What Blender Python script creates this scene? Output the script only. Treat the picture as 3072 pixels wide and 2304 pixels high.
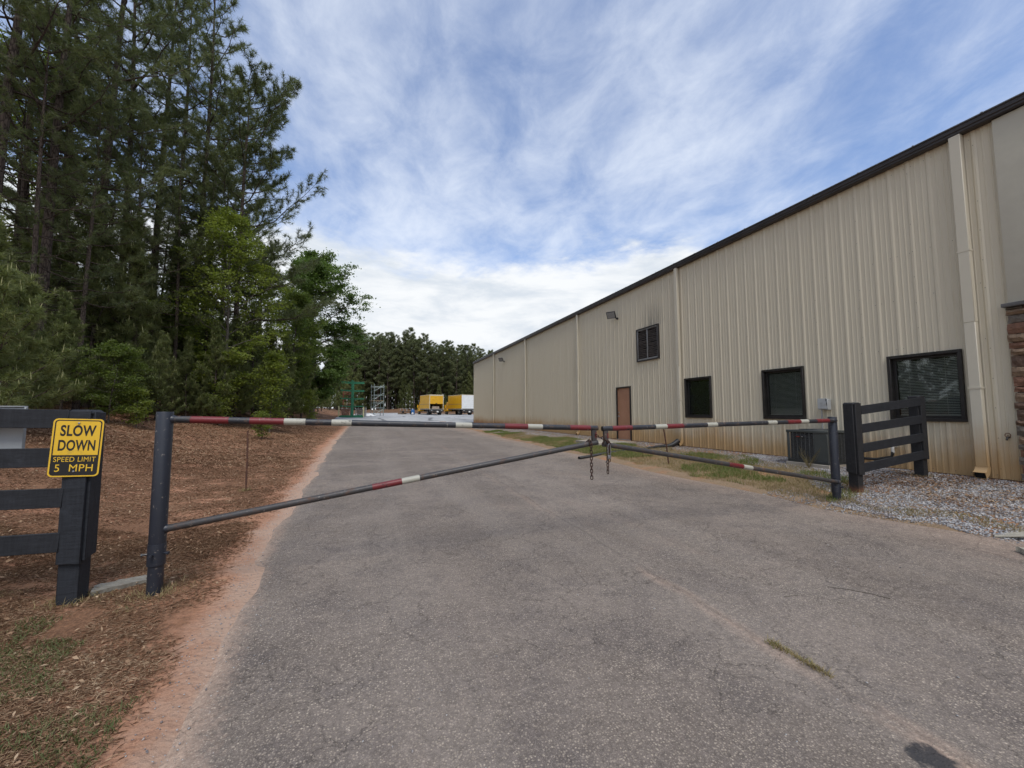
import bpy, bmesh, math, random
import numpy as np
from mathutils import Vector, Matrix

for o in list(bpy.data.objects):
    bpy.data.objects.remove(o)
SC = bpy.context.scene
COL = SC.collection
R = math.radians

# ------------------------------------------------------------------ camera
cam_d = bpy.data.cameras.new('camera')
cam_d.sensor_width = 36.0
cam_d.lens = 36.0 * 1198.04 / 3072.0
cam_d.clip_start = 0.05
cam_d.clip_end = 3000.0
cam = bpy.data.objects.new('camera', cam_d)
COL.objects.link(cam)
cam.location = (0, 0, 1.5)
cam.rotation_euler = (R(90 + 4.099), R(0.049), R(-19.566))
SC.camera = cam

# ------------------------------------------------------------------ sun and sky
SUN_AZ = (-0.05, -0.73)          # horizontal direction towards the sun
SUN_EL = 57.0
sd = bpy.data.lights.new('sun', 'SUN')
sd.energy = 1.5
sd.angle = R(26)
sd.color = (1.0, 0.955, 0.88)
sun = bpy.data.objects.new('sun', sd)
COL.objects.link(sun)
_n = math.hypot(*SUN_AZ)
_sv = Vector((SUN_AZ[0] / _n * math.cos(R(SUN_EL)), SUN_AZ[1] / _n * math.cos(R(SUN_EL)), math.sin(R(SUN_EL))))
sun.rotation_euler = (-_sv).to_track_quat('-Z', 'Y').to_euler()
sun.location = (0, 0, 40)

world = bpy.data.worlds.new('World')
SC.world = world
world.use_nodes = True
WT = world.node_tree
WT.nodes.clear()

class NT:
    """tiny node-graph writer"""
    def __init__(s, tree): s.t = tree
    def n(s, typ, **kw):
        nd = s.t.nodes.new(typ)
        for k, v in kw.items():
            if k.startswith('i_'):
                key = k[2:]
                key = int(key) if key.isdigit() else key.replace('_', ' ')
                s.set(nd, key, v)
            else:
                setattr(nd, k, v)
        return nd
    def set(s, nd, key, v):
        inp = nd.inputs[key]
        if isinstance(v, bpy.types.NodeSocket): s.t.links.new(v, inp)
        else: inp.default_value = v
    def math(s, op, a, b=0.0, c=None, clamp=False):
        nd = s.n('ShaderNodeMath', operation=op, use_clamp=clamp)
        s.set(nd, 0, a); s.set(nd, 1, b)
        if c is not None: s.set(nd, 2, c)
        return nd.outputs[0]
    def vmath(s, op, a, b=(0, 0, 0)):
        nd = s.n('ShaderNodeVectorMath', operation=op)
        s.set(nd, 0, a); s.set(nd, 1, b)
        return nd.outputs[0]
    def sep(s, v):
        nd = s.n('ShaderNodeSeparateXYZ'); s.set(nd, 0, v); return nd.outputs
    def comb(s, x, y, z):
        nd = s.n('ShaderNodeCombineXYZ'); s.set(nd, 0, x); s.set(nd, 1, y); s.set(nd, 2, z); return nd.outputs[0]
    def noise(s, vec, scale, detail=4.0, rough=0.5, dist=0.0, out='Fac'):
        nd = s.n('ShaderNodeTexNoise'); s.set(nd, 'Vector', vec)
        s.set(nd, 'Scale', scale); s.set(nd, 'Detail', detail); s.set(nd, 'Roughness', rough); s.set(nd, 'Distortion', dist)
        return nd.outputs[out]
    def voro(s, vec, scale, feature='F1', out='Distance', rnd=1.0):
        nd = s.n('ShaderNodeTexVoronoi', feature=feature); s.set(nd, 'Vector', vec); s.set(nd, 'Scale', scale); s.set(nd, 'Randomness', rnd)
        return nd.outputs[out]
    def sstep(s, x, a, b, lo=0.0, hi=1.0):
        nd = s.n('ShaderNodeMapRange', interpolation_type='SMOOTHSTEP')
        s.set(nd, 0, x); s.set(nd, 1, a); s.set(nd, 2, b); s.set(nd, 3, lo); s.set(nd, 4, hi)
        return nd.outputs[0]
    def lin(s, x, a, b, lo=0.0, hi=1.0):
        nd = s.n('ShaderNodeMapRange'); nd.clamp = True
        s.set(nd, 0, x); s.set(nd, 1, a); s.set(nd, 2, b); s.set(nd, 3, lo); s.set(nd, 4, hi)
        return nd.outputs[0]
    def mix(s, f, a, b, blend='MIX'):
        nd = s.n('ShaderNodeMix', data_type='RGBA', blend_type=blend)
        s.set(nd, 0, f)
        for k, v in ((6, a), (7, b)):
            if isinstance(v, tuple) and len(v) == 3: v = (*v, 1.0)
            s.set(nd, k, v)
        return nd.outputs[2]
    def ramp(s, f, stops):
        nd = s.n('ShaderNodeValToRGB'); s.set(nd, 0, f)
        cr = nd.color_ramp
        while len(cr.elements) < len(stops): cr.elements.new(0.5)
        for e, (p, c) in zip(cr.elements, stops):
            e.position = p; e.color = (*c, 1.0)
        return nd.outputs[0]
    def mapping(s, vec, scale=(1, 1, 1), rot=(0, 0, 0), loc=(0, 0, 0)):
        nd = s.n('ShaderNodeMapping'); s.set(nd, 0, vec); s.set(nd, 1, loc); s.set(nd, 2, rot); s.set(nd, 3, scale)
        return nd.outputs[0]

W = NT(WT)
sky = W.n('ShaderNodeTexSky', sky_type='NISHITA')
sky.sun_disc = False
sky.sun_elevation = R(SUN_EL)
sky.sun_rotation = math.atan2(SUN_AZ[0], SUN_AZ[1])
sky.air_density = 1.0; sky.dust_density = 0.6; sky.ozone_density = 1.6
SKY_STRENGTH = 0.10
d = W.vmath('NORMALIZE', W.n('ShaderNodeTexCoord').outputs['Generated'])
dx, dy, dz = W.sep(d)
zc = W.math('ADD', W.math('MAXIMUM', dz, 0.0), 0.16)
pl = W.comb(W.math('DIVIDE', dx, zc), W.math('DIVIDE', dy, zc), 0.0)
# streaky high cloud: long filaments that run away from the viewer, broken by finer curls
n1 = W.noise(W.mapping(pl, (1.05, 0.95, 1), (0, 0, R(24)), (3.1, 1.7, 0)), 1.35, 8.0, 0.56, 0.35)
n2 = W.noise(W.mapping(pl, (2.3, 1.7, 1), (0, 0, R(-28)), (7.3, 4.2, 2)), 2.4, 8.0, 0.62, 0.3)
n3 = W.noise(pl, 0.42, 3.0, 0.5)
veil = W.math('ADD', W.math('MULTIPLY', n1, 0.50), W.math('ADD', W.math('MULTIPLY', n2, 0.46), W.math('MULTIPLY', n3, 0.35)))
veil = W.sstep(veil, 0.44, 0.90, 0.10, 0.86)
# cumulus bank lying along the horizon
nb = W.noise(W.mapping(d, (1, 1, 2.2)), 3.4, 6.0, 0.58, 0.25)
nb2 = W.noise(W.mapping(d, (1, 1, 2.6), loc=(5, 2, 1)), 13.0, 6.0, 0.6, 0.2)
hgt = W.math('ADD', dz, W.math('ADD', W.math('MULTIPLY', W.math('SUBTRACT', nb, 0.5), -0.20), W.math('MULTIPLY', W.math('SUBTRACT', nb2, 0.5), -0.09)))
bank = W.sstep(hgt, 0.325, 0.385, 1.0, 0.0)
shade = W.noise(W.mapping(d, (1, 1, 4.0), loc=(1, 9, 4)), 4.5, 6.0, 0.6, 0.3)
bank_c = W.mix(W.sstep(shade, 0.33, 0.62), (4.35, 4.75, 5.25), (5.9, 6.05, 6.2))
veil_c = (5.55, 5.95, 6.6)
skyc = W.mix(1.0, sky.outputs[0], (0.86, 1.0, 1.20), 'MULTIPLY')
c = W.mix(veil, skyc, veil_c)
c = W.mix(bank, c, bank_c)
bg = W.n('ShaderNodeBackground'); W.set(bg, 0, c); W.set(bg, 1, SKY_STRENGTH)
WT.links.new(bg.outputs[0], W.n('ShaderNodeOutputWorld').inputs[0])

# ------------------------------------------------------------------ exposure and render
vs = SC.view_settings
vs.view_transform = 'Standard'; vs.look = 'None'; vs.gamma = 1.0; vs.exposure = 0.70
vs.use_curve_mapping = False
SC.render.engine = 'CYCLES'
cy = SC.cycles
cy.use_denoising = True; cy.use_adaptive_sampling = True; cy.adaptive_threshold = 0.015
try: cy.denoiser = 'OPENIMAGEDENOISE'
except Exception: pass
cy.max_bounces = 6; cy.diffuse_bounces = 3; cy.glossy_bounces = 3; cy.transmission_bounces = 4; cy.transparent_max_bounces = 8
cy.caustics_reflective = False; cy.caustics_refractive = False
cy.sample_clamp_indirect = 6.0

# ------------------------------------------------------------------ mesh helpers
class MB:
    """collects boxes, bars, tubes; build() links them as ONE mesh object"""
    def __init__(s): s.v = []; s.f = []; s.marks = []
    def add(s, vs_, fs_, M=None):
        b = len(s.v); s.marks.append((b, len(s.f)))
        s.v += [tuple(M @ Vector(p)) if M is not None else tuple(p) for p in vs_]
        s.f += [tuple(i + b for i in q) for q in fs_]
        return s
    def box(s, x0, x1, y0, y1, z0, z1, M=None):
        vs_ = [(x, y, z) for z in (z0, z1) for y in (y0, y1) for x in (x0, x1)]
        return s.add(vs_, [(0, 2, 3, 1), (4, 5, 7, 6), (0, 1, 5, 4), (2, 6, 7, 3), (0, 4, 6, 2), (1, 3, 7, 5)], M)
    def bar(s, p, q, w, h, up=(0, 0, 1)):
        """square bar from p to q, w across, h along up"""
        p, q = Vector(p), Vector(q); ax = (q - p).normalized(); u = Vector(up)
        side = ax.cross(u).normalized(); u = side.cross(ax).normalized()
        c = [p + side * a * w / 2 + u * b * h / 2 for a, b in ((-1, -1), (1, -1), (1, 1), (-1, 1))]
        e = [v + (q - p) for v in c]
        return s.add(c + e, [(3, 2, 1, 0), (4, 5, 6, 7), (0, 1, 5, 4), (1, 2, 6, 5), (2, 3, 7, 6), (3, 0, 4, 7)])
    def tube(s, pts, rad, n=10, caps=True, closed=False):
        pts = [Vector(p) for p in pts]; m = len(pts)
        rad = list(rad) if hasattr(rad, '__len__') else [rad] * m
        vs_, fs_ = [], []; ref = None
        for i in range(m):
            if closed: t = pts[(i + 1) % m] - pts[i - 1]
            else: t = pts[min(i + 1, m - 1)] - pts[max(i - 1, 0)]
            t.normalize()
            if ref is None:
                ref = Vector((0, 0, 1)) if abs(t.z) < 0.9 else Vector((1, 0, 0))
            a = t.cross(ref).normalized(); b = t.cross(a).normalized(); ref = -b if False else ref - t * ref.dot(t)
            if ref.length < 1e-4: ref = a
            ref.normalize(); a = t.cross(ref).normalized(); b = ref
            for k in range(n):
                g = 2 * math.pi * k / n
                vs_.append(pts[i] + (a * math.cos(g) + b * math.sin(g)) * rad[i])
        for i in range(m if closed else m - 1):
            j = (i + 1) % m
            for k in range(n):
                l = (k + 1) % n
                fs_.append((i * n + k, j * n + k, j * n + l, i * n + l))
        if caps and not closed:
            fs_.append(tuple(range(n))); fs_.append(tuple(reversed(range((m - 1) * n, m * n))))
        return s.add(vs_, fs_)
    def lathe(s, prof, cx, cy_, n=16, axis='z', M=None):
        vs_, fs_ = [], []; m = len(prof)
        for r, z in prof:
            for k in range(n):
                g = 2 * math.pi * k / n
                vs_.append((cx + r * math.cos(g), cy_ + r * math.sin(g), z))
        for i in range(m - 1):
            for k in range(n):
                l = (k + 1) % n
                fs_.append((i * n + k, i * n + l, (i + 1) * n + l, (i + 1) * n + k))
        fs_.append(tuple(reversed(range(n)))); fs_.append(tuple(range((m - 1) * n, m * n)))
        return s.add(vs_, fs_, M)
    def prism(s, poly, a0, a1, axis='x', M=None):
        """poly of (u,v) extruded along an axis: x -> (y,z), y -> (x,z), z -> (x,y)"""
        n = len(poly)
        def P(a, u, v): return {'x': (a, u, v), 'y': (u, a, v), 'z': (u, v, a)}[axis]
        vs_ = [P(a0, *p) for p in poly] + [P(a1, *p) for p in poly]
        fs_ = [tuple(reversed(range(n))), tuple(range(n, 2 * n))] + [(i, (i + 1) % n, n + (i + 1) % n, n + i) for i in range(n)]
        return s.add(vs_, fs_, M)
    def split(s, name, mat, parent=None, **kw):
        """each collected piece as an object of its own"""
        out_ = []
        for i, (b, f) in enumerate(s.marks):
            b2, f2 = s.marks[i + 1] if i + 1 < len(s.marks) else (len(s.v), len(s.f))
            q = MB(); q.v = s.v[b:b2]; q.f = [tuple(k - b for k in fc) for fc in s.f[f:f2]]
            out_.append(q.build(name, mat, parent, **kw))
        return out_
    def build(s, name, mat, parent=None, bevel=0.0, smooth=True, seg=1, mats=None):
        me = bpy.data.meshes.new(name)
        me.from_pydata(s.v, [], s.f)
        bm = bmesh.new(); bm.from_mesh(me)
        bmesh.ops.recalc_face_normals(bm, faces=bm.faces[:])
        if bevel > 0:
            ed = [e for e in bm.edges if len(e.link_faces) == 2 and e.calc_face_angle(0) > R(35)]
            bmesh.ops.bevel(bm, geom=ed, offset=bevel, offset_type='OFFSET', segments=seg, profile=0.6, affect='EDGES', clamp_overlap=True)
        bm.to_mesh(me); bm.free()
        if smooth:
            me.shade_smooth(); me.set_sharp_from_angle(angle=R(38))
        me.materials.append(mat)
        return link(name, me, parent)

def link(name, me, parent=None):
    o = bpy.data.objects.new(name, me)
    COL.objects.link(o)
    if parent is not None:
        o.parent = parent
        if parent.type == 'EMPTY' and not parent.get('_local'):
            o.matrix_parent_inverse = Matrix.Translation(-parent.location)
    return o

def empty(name, loc, rz=0.0, local=False):
    o = bpy.data.objects.new(name, None)
    COL.objects.link(o)
    o.location = loc; o.rotation_euler = (0, 0, rz); o.empty_display_size = 0.2
    if local: o['_local'] = 1
    return o

def tag(o, label=None, cat=None, group=None, kind=None):
    if label: o['label'] = label
    if cat: o['category'] = cat
    if group: o['group'] = group
    if kind: o['kind'] = kind
    return o

def copy_tree(o, parent=None):
    c_ = o.copy(); COL.objects.link(c_); c_.parent = parent
    for ch in o.children: copy_tree(ch, c_)
    return c_

def mesh_np(name, verts, tris, mat):
    me = bpy.data.meshes.new(name)
    verts = np.asarray(verts, np.float32); tris = np.asarray(tris, np.int32)
    nv, nf = len(verts), len(tris); k = tris.shape[1]
    me.vertices.add(nv); me.vertices.foreach_set('co', verts.ravel())
    me.loops.add(nf * k); me.loops.foreach_set('vertex_index', tris.ravel())
    me.polygons.add(nf)
    me.polygons.foreach_set('loop_start', np.arange(0, nf * k, k, dtype=np.int32))
    me.polygons.foreach_set('loop_total', np.full(nf, k, np.int32))
    me.update(calc_edges=True)
    me.materials.append(mat)
    return me

# ------------------------------------------------------------------ materials
MATS = {}
def newmat(name):
    m = bpy.data.materials.new(name); m.use_nodes = True
    m.node_tree.nodes.clear()
    MATS[name] = m
    return m, NT(m.node_tree)
def finish(m, N, color, rough=0.6, metal=0.0, bump=None, bstr=0.3, bdist=0.01, spec=0.5, **kw):
    b = N.n('ShaderNodeBsdfPrincipled')
    if isinstance(color, tuple) and len(color) == 3: color = (*color, 1.0)
    N.set(b, 'Base Color', color); N.set(b, 'Roughness', rough); N.set(b, 'Metallic', metal); N.set(b, 'Specular IOR Level', spec)
    for k, v in kw.items(): N.set(b, k.replace('_', ' '), v)
    if bump is not None:
        bp = N.n('ShaderNodeBump'); N.set(bp, 'Height', bump); N.set(bp, 'Strength', bstr); N.set(bp, 'Distance', bdist)
        N.t.links.new(bp.outputs[0], b.inputs['Normal'])
    out = N.n('ShaderNodeOutputMaterial')
    N.t.links.new(b.outputs[0], out.inputs[0])
    return m
def simple(name, c1, c2=None, scale=8.0, rough=0.6, metal=0.0, bscale=60.0, bstr=0.15, bdist=0.004, stretch=(1, 1, 1), dirt=None, dscale=3.0, dlo=0.55, dhi=0.72, spec=0.5, coord='Object'):
    """two-tone noise colour, optional dirt patches, fine bump"""
    m, N = newmat(name)
    co = N.n('ShaderNodeTexCoord').outputs[coord]
    co2 = N.mapping(co, stretch)
    c2 = c2 or tuple(x * 0.75 for x in c1)
    col = N.mix(N.sstep(N.noise(co2, scale, 6, 0.62), 0.3, 0.7), c1, c2)
    rg = N.lin(N.noise(co2, scale * 2.3, 5, 0.6), 0.3, 0.7, max(0.02, rough - 0.1), min(1.0, rough + 0.1))
    if dirt is not None:
        msk = N.sstep(N.noise(co, dscale, 7, 0.66), dlo, dhi)
        col = N.mix(msk, col, dirt)
    bp = N.noise(co2, bscale, 4, 0.6)
    return finish(m, N, col, rg, metal, bp, bstr, bdist, spec)
# ------------------------------------------------------------------ lie of the land
YP = ([-400, 8, 16, 25, 33, 39, 47, 57, 68, 80, 95, 130, 700], [0, 0, .05, .13, .26, .45, .90, 1.07, 1.12, 1.42, 1.75, 2.3, 3.0])
LP = ([-400, -60, -20, -13, -10, -8, -6.5, -5, -3.6, -2.4, 900], [4.0, 3.0, 2.2, 1.85, 1.45, 1.02, .66, .32, .10, 0, 0])
RP = ([-900, 3.2, 5.2, 6.35, 6.9, 7.5, 9.3, 9.9, 900], [0, 0, .02, .06, .14, .20, .355, .385, .385])
RB = ([-400, 39, 45, 900], [1, 1, 0, 0])
def gz(x, y):
    """height of the ground"""
    x = np.asarray(x, float); y = np.asarray(y, float)
    base = np.interp(y, *YP)
    r = np.interp(x, *RP); k = np.interp(y, *RB)
    right = base + (np.maximum(r, base * 0 + r) - np.clip(base, 0, .4) * np.clip(r / .385, 0, 1)) * k * (r > 0)
    far = np.interp(y, [40, 75, 90], [1, .9, .35])
    return right + np.interp(x, *LP) * far
def gzs(x, y): return float(gz(x, y))

def hsh(x, y, s):
    return (np.sin(x * 1.7 * s + 1.3) * np.sin(y * 2.1 * s + .7) + .6 * np.sin(x * 4.3 * s + y * 3.1 * s) + .4 * np.sin(x * 7.9 * s - y * 6.7 * s + 2.0)) / 2.0

def road_l(y): return np.interp(y, [-10, 1, 2, 3, 4, 6.5, 21, 40], [-.45, -.62, -.74, -.90, -1.02, -1.14, -1.58, -1.8]) + 0.05 * np.sin(y * 1.9) + 0.03 * np.sin(y * 4.7 + 1) + .015 * np.sin(y * 11.3)
def road_r(y): return np.interp(y, [-10, 1.5, 2.6, 4.2, 7, 22, 34, 40], [7.6, 7.1, 6.75, 6.45, 6.55, 6.75, 7.3, 9.6]) + 0.05 * np.sin(y * 1.1 + 2)

def grid_mesh(name, xs, ys, zf, mat):
    X, Y = np.meshgrid(xs, ys)
    Z = zf(X, Y)
    v = np.stack([X.ravel(), Y.ravel(), Z.ravel()], 1)
    nx, ny = len(xs), len(ys)
    i = (np.arange(ny - 1)[:, None] * nx + np.arange(nx - 1)[None, :]).ravel()
    q = np.stack([i, i + 1, i + nx + 1, i + nx], 1)
    me = mesh_np(name, v, q, mat); me.shade_smooth()
    return me

# --- soil: red clay, brown pine straw, dry tan edge, gravel-dusted strip by the wall
m, N = newmat('soil')
co = N.n('ShaderNodeTexCoord').outputs['Object']
px_, py_, pz_ = N.sep(co)
wob = N.noise(co, 0.55, 5, 0.6)
fine = N.noise(co, 26, 6, 0.7)
clay = N.mix(N.noise(co, 2.6, 6, 0.65), (.38, .185, .105), (.47, .265, .17))
clay = N.mix(N.sstep(fine, .45, .75), clay, (.26, .12, .07))
straw = N.mix(N.sstep(N.noise(N.mapping(co, (9, 2.2, 4), (0, 0, R(25))), 6, 6, 0.7), .34, .66), (.25, .130, .072), (.115, .060, .036))
straw = N.mix(N.sstep(N.voro(N.mapping(co, (1, 2.2, 1), (0, 0, R(35))), 34, out='Distance'), .06, .30), (.33, .21, .13), straw)
straw = N.mix(N.sstep(N.voro(N.mapping(co, (2.4, 1, 1), (0, 0, R(-20))), 28, out='Distance'), .05, .28), (.24, .14, .085), straw)
rel = N.math('SUBTRACT', px_, N.math('ADD', N.lin(py_, 1.0, 6.0, -.58, -1.06), N.lin(py_, 6.0, 21.0, 0.0, -.48)))
edge = N.math('ADD', rel, N.math('MULTIPLY', N.math('SUBTRACT', N.noise(co, 1.3, 6, 0.65), .5), 1.5))
straw = N.mix(N.math('MULTIPLY', N.sstep(N.noise(N.mapping(co, (1, .7, 1), loc=(3, 8, 0)), .9, 6, .65), .42, .66), .6), straw, N.mix(fine, (.36, .20, .115), (.22, .12, .07)))
sm = N.math('MULTIPLY', N.sstep(edge, -.30, -.70), N.sstep(N.noise(N.mapping(co, (1, 1.6, 1)), 1.1, 6, 0.66), .345, .48))
col = N.mix(sm, clay, straw)
pale = N.sstep(N.math('ADD', rel, N.math('MULTIPLY', N.math('SUBTRACT', N.noise(co, 1.9, 6, .66), .5), .8)), -.40, -.06)
col = N.mix(N.math('MULTIPLY', pale, .85), col, N.mix(fine, (.40, .275, .20), (.52, .375, .285)))
rt = N.sstep(px_, 3.0, 5.0)
rs = N.mix(N.noise(co, 3.5, 6, .65), (.34, .25, .16), (.22, .145, .09))
rs = N.mix(N.sstep(N.noise(co, 1.2, 4, .6), .5, .7), rs, (.39, .20, .11))
rs = N.mix(N.sstep(fine, .5, .7), rs, (.17, .13, .08))
col = N.mix(rt, col, rs)
farm = N.sstep(py_, 60, 84)
col = N.mix(farm, col, N.mix(N.noise(co, .8, 5, .6), (.20, .105, .06), (.11, .075, .045)))
finish(m, N, col, .95, 0, N.math('ADD', N.noise(co, 9, 8, .75), N.math('MULTIPLY', N.voro(co, 30), .35)), .9, .035, spec=.15)

# --- aged asphalt with pale aggregate, cracks, clay dust
m, N = newmat('asphalt')
co = N.n('ShaderNodeTexCoord').outputs['Object']
px_, py_, pz_ = N.sep(co)
cell = N.n('ShaderNodeTexVoronoi'); N.set(cell, 'Vector', co); N.set(cell, 'Scale', 74.0)
cell2 = N.n('ShaderNodeTexVoronoi'); N.set(cell2, 'Vector', co); N.set(cell2, 'Scale', 190.0)
rnd = N.sep(cell.outputs['Color'])[0]; rnd2 = N.sep(cell2.outputs['Color'])[1]
stone = N.math('MULTIPLY', N.sstep(cell.outputs['Distance'], .52, .24), N.math('MULTIPLY', N.sstep(rnd, .0, .8, .05, 1.0), N.lin(N.noise(co, 4.5, 4, .7), .35, .65, .65, 1.0)))
stone2 = N.math('MULTIPLY', N.sstep(cell2.outputs['Distance'], .55, .25), N.sstep(rnd2, .45, .7))
big = N.noise(co, .38, 5, .6)
mid = N.noise(co, 1.9, 6, .65)
binder = N.mix(N.sstep(big, .38, .62), (.146, .119, .099), (.206, .170, .143))
binder = N.mix(N.math('MULTIPLY', N.sstep(mid, .42, .66), .6), binder, (.100, .084, .078))
agg = N.mix(N.sep(cell.outputs['Color'])[2], (.32, .265, .21), (.54, .455, .36))
trk = N.math('MULTIPLY', N.sstep(N.noise(N.mapping(co, (1.1, .10, 1), loc=(3, 2, 0)), 1.0, 4, .55), .42, .68), .45)
binder = N.mix(trk, binder, (.235, .20, .17))
col = N.mix(N.math('MULTIPLY', stone2, .60), binder, (.37, .315, .26))
col = N.mix(N.math('MULTIPLY', stone, .88), col, agg)
# cracks
wv = N.n('ShaderNodeVectorMath', operation='ADD')
N.set(wv, 0, co); N.set(wv, 1, N.vmath('MULTIPLY', N.vmath('SUBTRACT', N.noise(co, 3.5, 6, .7, out='Color'), (.5, .5, .5)), (.34, .34, 0)))
ck = N.voro(wv.outputs[0], 2.3, 'DISTANCE_TO_EDGE')
ck2 = N.voro(wv.outputs[0], 6.5, 'DISTANCE_TO_EDGE')
cm = N.math('MULTIPLY', N.sstep(ck, .0065, .0015), N.sstep(N.noise(co, .9, 3, .5), .42, .58))
cm2 = N.math('MULTIPLY', N.sstep(ck2, .013, .003), N.sstep(N.noise(N.mapping(co, loc=(4, 9, 0)), .8, 4, .6), .50, .64))
crack = N.math('MAXIMUM', cm, cm2)
# paving seam down the road
sx = N.math('SUBTRACT', px_, N.math('ADD', N.lin(py_, 1.0, 20, 2.44, 3.1), N.math('MULTIPLY', N.math('SUBTRACT', N.noise(N.comb(0.0, py_, 0.0), 1.4, 4, .6), .5), .16)))
sa = N.math('ABSOLUTE', sx)
seam = N.sstep(sa, .022, .006)
dustn = N.noise(N.mapping(co, (1, .35, 1)), 2.2, 6, .65)
seamd = N.math('MULTIPLY', N.sstep(N.math('ABSOLUTE', N.math('ADD', sx, .03)), .13, .01), N.math('MULTIPLY', N.sstep(dustn, .42, .70), N.lin(py_, 1.0, 7.0, .85, .3)))
# clay dust
sand = N.mix(N.noise(co, 26, 6, .7), (.39, .27, .195), (.48, .345, .26))
edge_x = N.math('ADD', N.lin(py_, 1.0, 6.0, -.58, -1.06), N.lin(py_, 6.0, 21.0, 0.0, -.48))
le = N.sstep(N.math('ADD', N.math('SUBTRACT', px_, edge_x), N.math('MULTIPLY', N.math('SUBTRACT', N.noise(N.mapping(co, (1, .4, 1)), 1.9, 7, .7), .5), N.math('ADD', .36, 0.0))), N.math('ADD', .12, N.math('MULTIPLY', N.math('SUBTRACT', N.noise(co, 22, 6, .8), .5), .55)), -.14)
re_ = N.sstep(N.math('ADD', px_, N.math('MULTIPLY', N.math('SUBTRACT', N.noise(N.mapping(co, (1, .3, 1)), 1.1, 7, .68), .5), 2.0)), 5.6, 7.1)
blot = N.math('MULTIPLY', N.sstep(N.noise(N.mapping(co, (1, .45, 1), loc=(2, 5, 0)), .62, 7, .68), .54, .80), .22)
pit = N.math('SUBTRACT', 1.0, N.math('MULTIPLY', stone, .45))
dust = N.math('MAXIMUM', N.math('MAXIMUM', N.math('MULTIPLY', le, .85), N.math('MULTIPLY', re_, .5)), N.math('MAXIMUM', blot, N.math('MULTIPLY', seamd, .8)))
col = N.mix(N.math('MULTIPLY', dust, pit), col, sand)
grain = N.math('MULTIPLY', N.lin(N.noise(co, 42, 4, .85), .32, .68, .70, 1.28), N.lin(N.noise(N.mapping(co, loc=(7, 3, 0)), 13, 5, .8), .34, .66, .84, 1.15))
col = N.mix(1.0, col, N.comb(grain, grain, grain), 'MULTIPLY')
tar = N.math('MULTIPLY', N.sstep(N.math('ADD', N.vmath('LENGTH', N.vmath('SUBTRACT', co, (2.32, 1.10, 0))), 0.0), 3, 0), 0.0)
nd = N.n('ShaderNodeVectorMath', operation='DISTANCE'); N.set(nd, 0, N.vmath('MULTIPLY', co, (1, 1, 0))); N.set(nd, 1, (2.33, 1.12, 0))
tar = N.sstep(N.math('ADD', nd.outputs['Value'], N.math('MULTIPLY', N.math('SUBTRACT', N.noise(co, 14, 5, .6), .5), .16)), .10, .06)
dk = N.sstep(N.noise(N.mapping(co, (1, .6, 1), loc=(8, 1, 0)), 3.4, 6, .7), .66, .74)
col = N.mix(N.math('MULTIPLY', dk, .0), col, (.065, .058, .056))
col = N.mix(N.math('MULTIPLY', N.math('MAXIMUM', crack, N.math('MULTIPLY', seam, .5)), .30), col, (.055, .046, .04))
col = N.mix(N.math('MULTIPLY', tar, .9), col, (.035, .035, .038))
hgt_ = N.math('SUBTRACT', N.math('ADD', N.math('MULTIPLY', stone, .6), N.math('MULTIPLY', stone2, .3)), N.math('MULTIPLY', N.math('ADD', crack, seam), 1.2))
finish(m, N, col, .88, 0, hgt_, .8, .006, spec=.28)

# --- pale concrete yard
m, N = newmat('yard_concrete')
co = N.n('ShaderNodeTexCoord').outputs['Object']
col = N.mix(N.sstep(N.noise(N.mapping(co, (1, .3, 1)), .35, 6, .65), .35, .65), (.42, .415, .40), (.32, .32, .315))
col = N.mix(N.sstep(N.noise(co, 2.0, 7, .7), .52, .75), col, (.30, .29, .275))
ck = N.voro(N.vmath('ADD', co, N.vmath('MULTIPLY', N.noise(co, .9, 4, .6, out='Color'), (1.2, 1.2, 0))), .16, 'DISTANCE_TO_EDGE')
col = N.mix(N.math('MULTIPLY', N.sstep(ck, .03, .01), .8), col, (.10, .10, .10))
finish(m, N, col, .85, 0, N.noise(co, 30, 5, .6), .3, .006, spec=.3)

xs = np.unique(np.concatenate([[-500, -300, -180, -110, -70, -50, -36, -28, -22], np.arange(-18, 14, .28), np.arange(14, 40, 2.5), [45, 60, 90, 140, 220, 350, 600]]))
ys = np.unique(np.concatenate([[-300, -150, -60, -30, -15, -8], np.arange(-5, 30, .33), np.arange(30, 100, 1.3), [105, 115, 130, 150, 190, 260, 400, 700, 1200]]))
def zt(X, Y):
    z = gz(X, Y)
    on_road = (X > road_l(Y) + .12) & (X < road_r(Y) - .12) & (Y < 40.5)
    yard = (Y > 40) & (Y < 82) & (X > -3.5) & (X < 30)
    bump = hsh(X, Y, 1.0) * .022 + hsh(X, Y, 3.1) * .010
    amt = np.clip((-X - 1.0) / 1.2, 0, 1) + np.clip((X - 6.9) / 1.0, 0, .35)
    amt = np.where(X > 9.5, 0, amt)
    mound = (.55 + .45 * hsh(X, Y, .35)) * np.clip(1 - np.abs(Y - 91) / 8, 0, 1) * np.clip((X + 8) / 8, 0, 1) * .9 * (X < 70)
    z = z + bump * amt * np.where(Y > 60, 3, 1) + mound
    return np.where(on_road | yard, z - .04, z)
ter = link('ground', grid_mesh('ground', xs, ys, zt, MATS['soil']))
tag(ter, kind='structure')

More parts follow.
